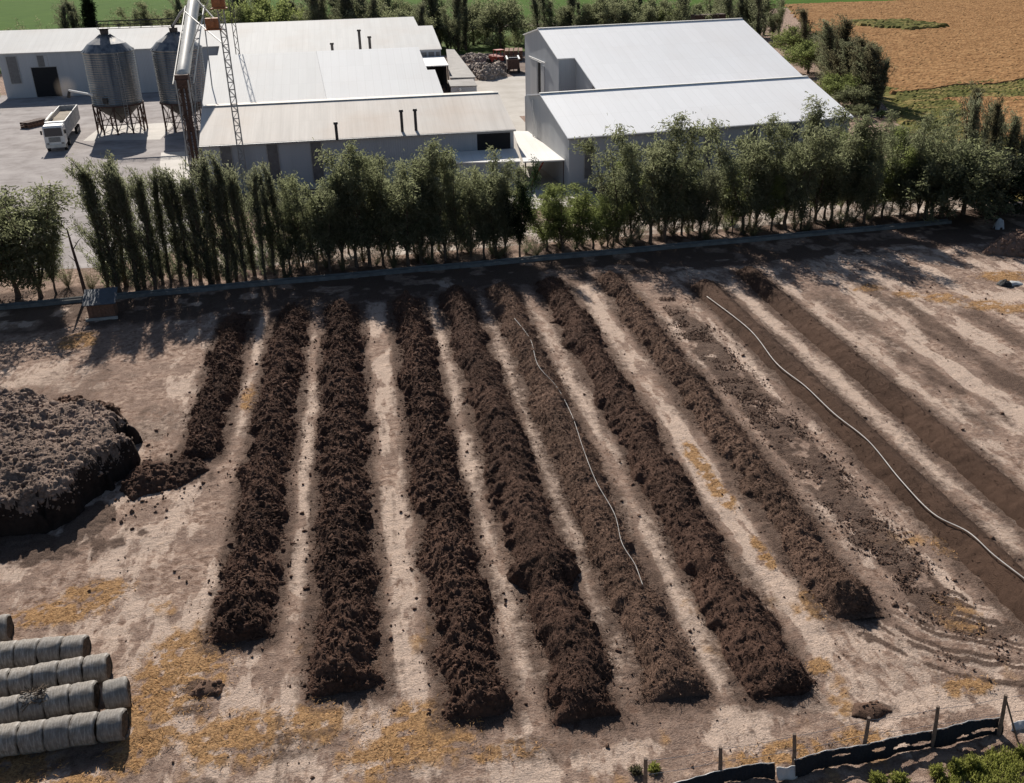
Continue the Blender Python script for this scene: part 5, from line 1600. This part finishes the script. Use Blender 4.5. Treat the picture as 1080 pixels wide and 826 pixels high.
def silo_works():
    s1 = make_silo(); s1.location = (-35.3, 154.8, 0)
    tag(s1, 'galvanised grain silo with cone roof next to the truck, on rusty legs', None, 'grain silos beside the tower')
    s2 = copy_tree(s1); s2.location = (-25.6, 154.2, 0); s2.rotation_euler = (0, 0, .2)
    s2['label'] = 'galvanised grain silo in the shade half behind the conveyor tower'
    # walkway between the roofs
    t = thing('roof_walkway', 'thin steel walkway spanning the two silo roofs', 'walkway', (-35.3, 154.8, 14.4))
    mb = MB().box((4.5, -.3, 0), (10.4, .8, .08)); mb.build('deck', MAT['dark_steel'], t)
    mb = MB()
    for q in (-.75, .12):
        mb.tube([(-.7, q, 1.0), (9.7, q-.0, 1.0)], .05, 5); mb.tube([(-.7, q, .5), (9.7, q, .5)], .03, 5)
        for k in range(8): mb.tube([(-.7+k*1.485, q, .03), (-.7+k*1.485, q, 1.0)], .035, 5)
    mb.build('railing', MAT['dark_steel'], t)
    # elevator tower
    bx, by = -19.9, 120.5
    t = thing('conveyor_tower', 'brown steel elevator tower carrying a big pale inclined tube', 'conveyor tower', (bx, by, 0))
    for sx in (-.7, .7):
        for sy in (-.7, .7): MB().tube([(sx, sy, 0), (sx, sy, 11.2)], .09, 6).build('leg', MAT['grey_steel'], t)
    mb = MB()
    for k in range(8):
        z0, z1 = k*1.4, k*1.4+1.4
        for s in (-.7, .7):
            a, b = ((-.7, .7) if k % 2 else (.7, -.7))
            mb.tube([(a, s, z0), (b, s, z1)], .045, 4); mb.tube([(s, a, z0), (s, b, z1)], .045, 4)
            mb.tube([(-.7, s, z1), (.7, s, z1)], .05, 4); mb.tube([(s, -.7, z1), (s, .7, z1)], .05, 4)
    mb.build('bracing', MAT['rust'], t)
    MB().box((-.25, 0, 5.6), (.3, .4, 10.8)).box((.25, 0, 5.6), (.3, .4, 10.8)).build('elevator_leg', MAT['rust'], t)
    MB().box((0, -.1, .7), (1.2, 1.5, 1.3)).build('boot', MAT['dark_steel'], t)
    MB().box((0, 0, 11.0), (1.5, 1.3, 1.5)).build('head', MAT['rust'], t)
    top = Vector(at_y(204.5, 1, 137))-Vector((bx, by, 0)); bot = Vector((0, .1, 11.3))
    d = (top-bot).normalized(); side = Vector((1, 0, 0))
    pts = [bot+d*q for q in (0, .4, .8)]+[bot.lerp(top, k/8) for k in range(1, 9)]+[top+d*.5, top+d*.8]
    MB().tube(pts, [.45, .7, .74]+[.74]*8+[.68, .4], 20).build('tube', MAT['cream'], t, True)
    up = d.cross(side).normalized()*-1
    for s in (-1, 1):
        a = bot+side*1.15*s-Vector((0, 0, .6)); b = top+side*1.15*s-Vector((0, 0, .6))
        MB().tube([a, b], .08, 6).build('rail', MAT['cream'], t)
    mb = MB()
    for k in range(10):
        q = k/9
        c = bot.lerp(top, q)-Vector((0, 0, .6)); c2 = bot.lerp(top, min(1, q+.11))-Vector((0, 0, .6))
        mb.tube([c-side*1.15, c+side*1.15], .05, 5)
        if k < 9: mb.tube([c-side*1.15, c2+side*1.15], .04, 4)
    mb.build('cross_bars', MAT['grey_steel'], t)
    mb = MB()
    for s in (-1, 1):
        mb.tube([Vector((s*.7, .7, 0)), bot.lerp(top, .55)+side*1.1*s-Vector((0, 0, .7))], .07, 5)
        mb.tube([Vector((s*.7, -.7, 6)), bot.lerp(top, .25)+side*1.1*s-Vector((0, 0, .7))], .06, 5)
        mb.tube([Vector((s*2.2, 5.0, 0)), bot.lerp(top, .92)+side*1.1*s-Vector((0, 0, .7))], .08, 5)
    mb.build('struts', MAT['grey_steel'], t)
    # spouts from the head of the tube down to the silos
    t = thing('grain_spout', 'thin dark pipe running from the big tube over to the shaded silo roof', 'pipe', (-25.6, 154.2, 14.6))
    a = Vector((0, 0, -.2)); b = top+Vector((bx, by, 0))-Vector((-25.6, 154.2, 14.6))+Vector((-.6, .3, -.3))
    MB().tube([a, a.lerp(b, .5)+Vector((0, 0, .3)), b], .16, 8).build('pipe', MAT['grey_steel'], t)
    MB().lathe([(.3, -.3), (.3, .1), (.17, .3)], 10, tuple(a)).build('flange', MAT['dark_steel'], t)
    # mast with orange gear
    mx, my = -13.25, 109.75
    t = thing('lattice_mast', 'slender grey lattice mast with orange winch boxes rising past the front shed roof', 'mast', (mx, my, 0))
    H_ = 22.5
    for sx in (-.3, .3):
        for sy in (-.2, .2): MB().tube([(sx, sy, 0), (sx, sy, H_)], .05, 5).build('leg', MAT['grey_steel'], t)
    mb = MB()
    for k in range(30):
        z0 = k*.75
        s = 1 if k % 2 else -1
        for sy in (-.2, .2): mb.tube([(-.3*s, sy, z0), (.3*s, sy, z0+.75)], .028, 4); mb.tube([(-.3, sy, z0+.75), (.3, sy, z0+.75)], .028, 4)
        for sx in (-.3, .3): mb.tube([(sx, -.2*s, z0), (sx, .2*s, z0+.75)], .028, 4)
    mb.build('lattice', MAT['grey_steel'], t)
    for z, q in ((17.9, -1.0), (19.9, -.1)):
        mb = MB().box((q, -.05, z), (1.3, .9, 1.0)); mb.box((q, -.05, z-.6), (1.6, 1.3, .1)); mb.tube([(q, -.5, z), (q, -.85, z)], .3, 12)
        mb.build('winch_box', MAT['orange'], t)
    mb = MB()
    mb.tube([(-.3, 0, 21.5), (-5.2, 9.5, 14.2)], .05, 5)
    mb.tube([(.3, 0, 17.0), (-3.6, 6.5, 20.5)], .09, 5)
    mb.tube([(.1, .2, 15.5), (-5.2, 10.5, 18.5)], .07, 5)
    mb.build('stay', MAT['grey_steel'], t)
    # second thin mast further back
    q = at_y(246, 57, 142)
    t = thing('lattice_mast', 'thin dark lattice mast behind the orange-boxed mast, at the white roof edge', 'mast', (q[0], 147.5, 0))
    for sx in (-.25, .25): MB().tube([(sx, 0, 0), (sx, 0, 24)], .06, 5).build('leg', MAT['dark_steel'], t)
    mb = MB()
    for k in range(30): mb.tube([(-.25 if k % 2 else .25, 0, k*.8), (.25 if k % 2 else -.25, 0, k*.8+.8)], .04, 4)
    mb.build('lattice', MAT['dark_steel'], t)
    # loading spout and dust at the truck
    a = Vector(at_y(97, 100, 151)); b = Vector(at_y(73, 95.5, 157))
    t = thing('loading_spout', 'white loading pipe reaching from the silo over the truck', 'pipe', a)
    MB().tube([Vector((0, 0, 0)), b-a], .16, 8).build('pipe', MAT['white_paint'], t)
    MB().tube([b-a, b-a+Vector((-.3, 0, -1.0))], [.17, .28], 8).build('nozzle', MAT['dark_steel'], t)


silo_works()


def truck():
    a = at(60.5, 160); b = at(79, 133)
    ang = math.atan2(b[1]-a[1], b[0]-a[0])-math.pi/2
    t = thing('tipper_truck', 'white articulated grain truck parked beside the silo, facing the trees', 'truck', (a[0], a[1], 0), ang)
    W = 2.55
    def rbox(c, s, bev=.08):
        mb = MB(); x, y, z = s[0]/2, s[1]/2, s[2]/2
        top = [(-x+bev, -y+bev*2), (x-bev, -y+bev*2), (x-bev, y-bev), (-x+bev, y-bev)]
        bt = [(-x, -y), (x, -y), (x, y), (-x, y)]
        P0 = [(c[0]+p[0], c[1]+p[1], c[2]-z) for p in bt]; P1 = [(c[0]+p[0], c[1]+p[1], c[2]+z-bev*1.5) for p in bt]; P2 = [(c[0]+p[0], c[1]+p[1], c[2]+z) for p in top]
        mb.hexa(P0, P1); mb.hexa(P1, P2); return mb
    # front is at -y
    cab = rbox((0, 1.15, 2.15), (W, 2.3, 2.5), .12).build('cab', MAT['white_paint'], t)
    mb = MB().hexa([(-1.12, -.06, 2.05), (1.12, -.06, 2.05), (1.12, .06, 2.05), (-1.12, .06, 2.05)], [(-1.1, -.04, 3.15), (1.1, -.04, 3.15), (1.1, .14, 3.15), (-1.1, .14, 3.15)]); mb.build('windscreen', MAT['glass'], cab)
    for s in (-1, 1):
        MB().box((s*1.285, 1.0, 2.5), (.03, 1.1, .8)).build('side_window', MAT['glass'], cab)
        mb = MB().box((s*1.5, .05, 2.6), (.22, .1, .55)); mb.tube([(s*1.27, .1, 2.75), (s*1.5, .08, 2.75)], .025, 5); mb.build('mirror', MAT['black'], cab)
        MB().box((s*.95, -.04, 1.1), (.35, .06, .22)).build('headlight', MAT['galv'], cab)
    mb = MB()
    for k in range(5): mb.box((0, -.03, 1.35+k*.13), (1.5, .05, .06))
    mb.build('grille', MAT['black'], cab)
    MB().box((0, .0, .75), (W, .3, .4)).build('bumper', MAT['cream'], t)
    MB().box((0, 9.0, 1.0), (1.0, 16.0, .3)).build('chassis', MAT['dark_steel'], t)
    L0, L1 = 3.0, 18.0
    mb = MB()
    mb.box((0, (L0+L1)/2, 1.45), (W, L1-L0, .14))
    for s in (-1, 1):
        mb.box((s*(W/2-.05), (L0+L1)/2, 2.5), (.1, L1-L0, 2.0))
        for k in range(11): mb.box((s*(W/2+.045), L0+.3+k*1.44, 2.5), (.09, .12, 2.0))
    for y in (L0+.05, L1-.05): mb.box((0, y, 2.5), (W-.22, .1, 2.0))
    mb.build('trailer_body', MAT['tarp'], t)
    r_ = np.random.default_rng(2)
    xs = np.linspace(-1.15, 1.15, 10); ys = np.linspace(L0+.15, L1-.15, 50); X, Y = np.meshgrid(xs, ys, indexing='ij')
    Z = 2.75+.45*np.exp(-((Y-9)/4)**2)*(1-(X/1.4)**2)+.08*r_.random(X.shape)
    link('load', mesh_np('load', np.stack([X, Y, Z], -1).reshape(-1, 3), [grid_faces(10, 50)], None, True), MAT['grain'], t)
    mb = MB(); mb.tube([(-W/2+.15, L0+.4, 3.62), (-W/2+.15, L1-8, 3.62)], .18, 10); mb.build('rolled_cover', MAT['cream'], t)
    MB().box((0, L0-.2, 3.0), (W-.1, .7, 1.1)).build('wind_deflector', MAT['white_paint'], t)
    for y in (.95, 4.2, 13.3, 14.6, 15.9):
        for s in (-1, 1):
            mb = MB().tube([(s*1.27, y, .5), (s*.92, y, .5)], .5, 18); w = mb.build('wheel', MAT['black'], t)
            MB().tube([(s*1.285, y, .5), (s*1.2, y, .5)], .27, 12).build('rim', MAT['grey_steel'], w)
    # pallet stack of orange crates beside the truck
    p = at(38, 133)
    t = thing('pallet_stack', 'low stack of orange-brown boards on the gravel beside the truck', 'pallets', (p[0], p[1], 0), R(-28))
    for k in range(3):
        mb = MB()
        for j in range(7): mb.box((0, -2.0+j*.66, .22+k*.32), (1.6, .5, .1))
        for x in (-.7, 0, .7): mb.box((x, 0, .08+k*.32), (.16, 4.6, .16))
        mb.build('pallet', MAT['rust'] if k == 2 else MAT['planks'], t)
    # dust of the falling grain
    me = bpy.data.meshes.new('grain_dust')
    C = Vector(at_y(69, 92, 158))
    Vd, Fd, _ = chunks(np.array([[0, 0, 0.]]), np.array([1.0]), np.random.default_rng(1), 1.2)
    mb = MB().poly(Vd*np.array([1.9, 2.4, 2.6]), Fd.tolist())
    nm = bpy.data.materials.new('grain_dust'); nm.use_nodes = True
    nt = nm.node_tree; nt.nodes.remove(nt.nodes['Principled BSDF'])
    pv = nt.nodes.new('ShaderNodeVolumePrincipled'); pv.inputs['Color'].default_value = (.75, .62, .5, 1)
    tc = nt.nodes.new('ShaderNodeTexCoord'); nz = nt.nodes.new('ShaderNodeTexNoise'); nz.inputs['Scale'].default_value = .9; nz.inputs['Detail'].default_value = 3
    ln = nt.nodes.new('ShaderNodeVectorMath'); ln.operation = 'LENGTH'
    nt.links.new(tc.outputs['Object'], nz.inputs['Vector']); nt.links.new(tc.outputs['Object'], ln.inputs[0])
    m1 = nt.nodes.new('ShaderNodeMapRange'); m1.inputs[1].default_value = .2; m1.inputs[2].default_value = 1.8; m1.inputs[3].default_value = .3; m1.inputs[4].default_value = 0
    nt.links.new(ln.outputs['Value'], m1.inputs[0])
    m2 = nt.nodes.new('ShaderNodeMath'); m2.operation = 'MULTIPLY'; nt.links.new(nz.outputs['Fac'], m2.inputs[0]); nt.links.new(m1.outputs[0], m2.inputs[1])
    nt.links.new(m2.outputs[0], pv.inputs['Density']); nt.links.new(pv.outputs[0], nt.nodes['Material Output'].inputs['Volume'])
    o = mb.build('grain_dust', nm, None, True); o.location = C
    tag(o, 'small brown dust cloud over the truck where grain pours in', 'dust', kind='stuff')


truck()

# ------------------------------------------------------------------ yard clutter, hut, scraps
def clutter():
    piles = [((503, 78), 3.2, 2.0, 'grey-brown rubble mound at the left front of the open yard'), ((514, 82), 3.8, 2.6, 'largest rubble mound in the open yard'), ((525, 75), 2.4, 1.7, 'small rubble mound right of the largest one in the yard'),
             ((497, 64), 3.6, 1.4, 'flat dark rubble mound far back in the open yard'), ((508, 66), 3.0, 1.7, 'pale rubble mound behind the largest one in the yard')]
    for k, ((px, py), rad, h, lb) in enumerate(piles):
        p = at(px, py); P = [(p[0]+rad*math.cos(a)*(.8+.3*math.sin(3*a+k)), p[1]+rad*1.2*math.sin(a)) for a in np.linspace(0, 6.283, 11)[:-1]]
        make_heap('rubble_mound', P, h, rad*.9, MAT['rubble'], lb, 'rubble', 200+k, .3, 260, .38, .5)
    # red loader
    p = at(525, 70)
    t = thing('wheel_loader', 'small red wheel loader among the rubble mounds', 'loader', (p[0], p[1], 0), R(20))
    mb = MB().box((0, .8, 1.5), (2.0, 2.8, 1.1)); mb.box((0, 1.9, 1.9), (1.7, 1.0, .5)); mb.build('body', MAT['red'], t)
    mb = MB().box((0, -.6, 3.3), (1.9, 1.7, .14))
    for x in (-.85, .85):
        for y in (-1.3, .1): mb.box((x, y, 2.55), (.1, .1, 1.4))
    mb.box((0, -.6, 1.6), (1.7, 1.5, .9)); mb.build('cab', MAT['red'], t)
    mb = MB().hexa([(-1.2, -3.6, .2), (1.2, -3.6, .2), (1.2, -2.6, .2), (-1.2, -2.6, .2)], [(-1.2, -3.7, .5), (1.2, -3.7, .5), (1.2, -2.5, 1.3), (-1.2, -2.5, 1.3)])
    for x in (-.7, .7): mb.tube([(x, -1.2, 1.9), (x, -2.0, 1.5), (x, -2.6, .8)], .12, 6)
    mb.build('bucket', MAT['dark_steel'], t)
    for x in (-1.1, 1.1):
        for y in (-1.1, 1.8): MB().tube([(x-.25, y, .75), (x+.25, y, .75)], .75, 16).build('wheel', MAT['black'], t)
    # trailer with white cover
    p = at(541, 76)
    t = thing('farm_trailer', 'red-brown farm trailer with white-edged deck in the open yard', 'trailer', (p[0], p[1], 0), R(84))
    mb = MB().box((0, 0, 1.0), (5.6, 2.4, .25)); mb.box((0, -1.15, 1.9), (5.6, .1, 1.6)); mb.box((0, 1.15, 1.9), (5.6, .1, 1.6)); mb.box((-2.75, 0, 1.9), (.1, 2.2, 1.6)); mb.box((2.75, 0, 1.9), (.1, 2.2, 1.6)); mb.build('body', MAT['rust'], t)
    mb = MB()
    for y in (-1.18, 1.18): mb.box((0, y, 2.78), (5.8, .3, .14))
    mb.box((0, -.2, 2.74), (.2, 2.2, .12)); mb.build('rim_rail', MAT['white_paint'], t)
    for x in (-1.6, 1.6):
        for y in (-1.15, 1.15): MB().tube([(x, y-.18, .5), (x, y+.18, .5)], .5, 14).build('wheel', MAT['black'], t)
    MB().tube([(-2.8, 0, .9), (-4.4, 0, .5)], .08, 6).build('drawbar', MAT['dark_steel'], t)
    p = at(542, 63)
    t = thing('timber_stack', 'stack of reddish timber behind the farm trailer', 'timber', (p[0], p[1], 0), R(80))
    for k in range(5):
        for j in range(4):
            MB().box((0, -1.5+j*1.0, .3+k*.42), (6.0-.3*(k % 2), .8, .36), random.uniform(-.02, .02)).build('beam', MAT['planks'], t)
    # red boxes on the far verge
    p = at_y(747, 16, 226)
    t = thing('box_trailer', 'faded red box trailer half hidden among the trees behind the right rear hall', 'trailer', (p[0], 226, 0), R(5))
    mb = MB().box((0, 0, 4.7), (7.5, 2.6, 5.2)); 
    for k in range(9): mb.box((-3.5+k*.87, -1.33, 4.7), (.1, .06, 5.0))
    mb.build('body', MAT['rust'], t)
    mb = MB()
    for x in (-2.4, 2.4):
        for y in (-1.05, 1.05): mb.tube([(x, y-.15, 1.05), (x, y+.15, 1.05)], 1.05, 14)
    mb.build('wheels', MAT['black'], t)
    # hut by the channel
    a = at(108, 336)
    t = thing('pump_hut', 'small brown plank hut with dark blue-grey sloping roof below the tree row', 'hut', (a[0], a[1]+.6, 0), R(3))
    mb = MB().hexa([(-.95, -.7, 0), (.95, -.7, 0), (.95, .7, 0), (-.95, .7, 0)], [(-.95, -.7, 1.3), (.95, -.7, 1.3), (.95, .7, 1.75), (-.95, .7, 1.75)])
    for k in range(7): mb.box((-.84+k*.28, -.72, .66), (.03, .04, 1.2))
    mb.build('wall', MAT['planks'], t)
    slab(t, 'roof', [Vector((-1.2, -1.0, 1.26)), Vector((1.2, -1.0, 1.26)), Vector((1.2, .95, 1.9)), Vector((-1.2, .95, 1.9))], .07, MAT['hut'])
    MB().box((0, -.95, .1), (2.3, .16, .2)).build('sill', MAT['concrete'], t)
    # white sacks and plastic
    def crumpled(name, px, py, sx, sy, sz, m, label, cat, seed):
        r_ = np.random.default_rng(seed); p = at(px, py)
        xs = np.linspace(-1, 1, 22); X, Y = np.meshgrid(xs, xs, indexing='ij')
        q = np.clip(1-np.hypot(X, Y)**2*.9, 0, 1)
        Z = sz*(q**.5*(.55+.8*fbm(X*2+seed, Y*2, 3, seed))+.1*(r_.random(X.shape)-.5)*q)
        V = np.stack([X*sx*(1+.25*(fbm(X*1.5, Y*1.5+seed, 2, seed+3)-.5)), Y*sy, Z], -1).reshape(-1, 3)
        V2 = V.copy(); V2[:, 2] = -.05
        F = grid_faces(22, 22)
        o = link(name, mesh_np(name, V, [F], None, True), m); o.location = (p[0], p[1], .0)
        tag(o, label, cat)
    crumpled('white_sack', 1053, 241, .45, .4, .9, MAT['tarp'], 'pale sack standing at the foot of the big round dark tree', 'sack', 3)
    crumpled('plastic_sheet', 1068, 300, .8, .4, .25, MAT['tarp'], 'crumpled pale plastic sheet on the earth near the right edge', 'plastic sheet', 4)
    crumpled('plastic_sheet', 1059, 301, .5, .5, .4, MAT['black'], 'crumpled black plastic beside the pale plastic sheet', 'plastic sheet', 5)
    for px, py, z, lb, sd in ((596, 655, .9, 'small pale plastic scrap on the thick fifth compost row', 6), (588, 322, .1, 'small pale scrap in the shade at the far ends of the rows', 10)):
        r_ = np.random.default_rng(sd); p = at(px, py, z)
        xs = np.linspace(-1, 1, 7); X, Y = np.meshgrid(xs, xs, indexing='ij')
        Z = .05+.07*r_.random(X.shape)
        V = np.stack([X*.16*(1+.3*r_.random(X.shape)), Y*.08, Z], -1).reshape(-1, 3)
        o = link('plastic_scrap', mesh_np('plastic_scrap', V, [grid_faces(7, 7)], None, True), MAT['tarp']); o.location = (p[0], p[1], p[2]+.05)
        so = o.modifiers.new('thickness', 'SOLIDIFY'); so.thickness = .02
        tag(o, lb, 'scrap')


clutter()

# ------------------------------------------------------------------ light, sky, camera
SUN_EL, SUN_AZ = R(33.8), R(-9)     # azimuth from +Y, clockwise positive
to_sun = Vector((math.sin(SUN_AZ)*math.cos(SUN_EL), math.cos(SUN_AZ)*math.cos(SUN_EL), math.sin(SUN_EL)))
ld = bpy.data.lights.new('sun', 'SUN'); ld.energy = 4.9; ld.angle = R(.5); ld.color = (1, .935, .85)
lo = bpy.data.objects.new('sun', ld); COL.objects.link(lo)
lo.rotation_euler = (-to_sun).to_track_quat('-Z', 'Y').to_euler(); lo.location = (0, 0, 60)
w = bpy.data.worlds.new('World'); SC.world = w; w.use_nodes = True
nt = w.node_tree
sky = nt.nodes.new('ShaderNodeTexSky'); sky.sky_type = 'NISHITA'; sky.sun_disc = False
sky.sun_elevation = SUN_EL; sky.sun_rotation = SUN_AZ; sky.altitude = 300; sky.dust_density = 1.0
nt.links.new(sky.outputs[0], nt.nodes['Background'].inputs[0]); nt.nodes['Background'].inputs[1].default_value = .05

cd = bpy.data.cameras.new('camera'); cd.sensor_width = 36; cd.lens = 36*F_PX/1080; cd.clip_end = 12000; cd.clip_start = .5
co = bpy.data.objects.new('camera', cd); COL.objects.link(co)
M = Matrix(((RIGHT[0], -DOWN[0], -FWD[0]), (RIGHT[1], -DOWN[1], -FWD[1]), (RIGHT[2], -DOWN[2], -FWD[2]))).to_4x4()
M.translation = (0, 0, CAM_H)
co.matrix_world = M
SC.camera = co
SC.view_settings.view_transform = 'Standard'; SC.view_settings.look = 'None'
SC.view_settings.exposure = 0.53; SC.view_settings.gamma = 1.0
SC.cycles.volume_step_rate = 2 if hasattr(SC.cycles, 'volume_step_rate') else 1
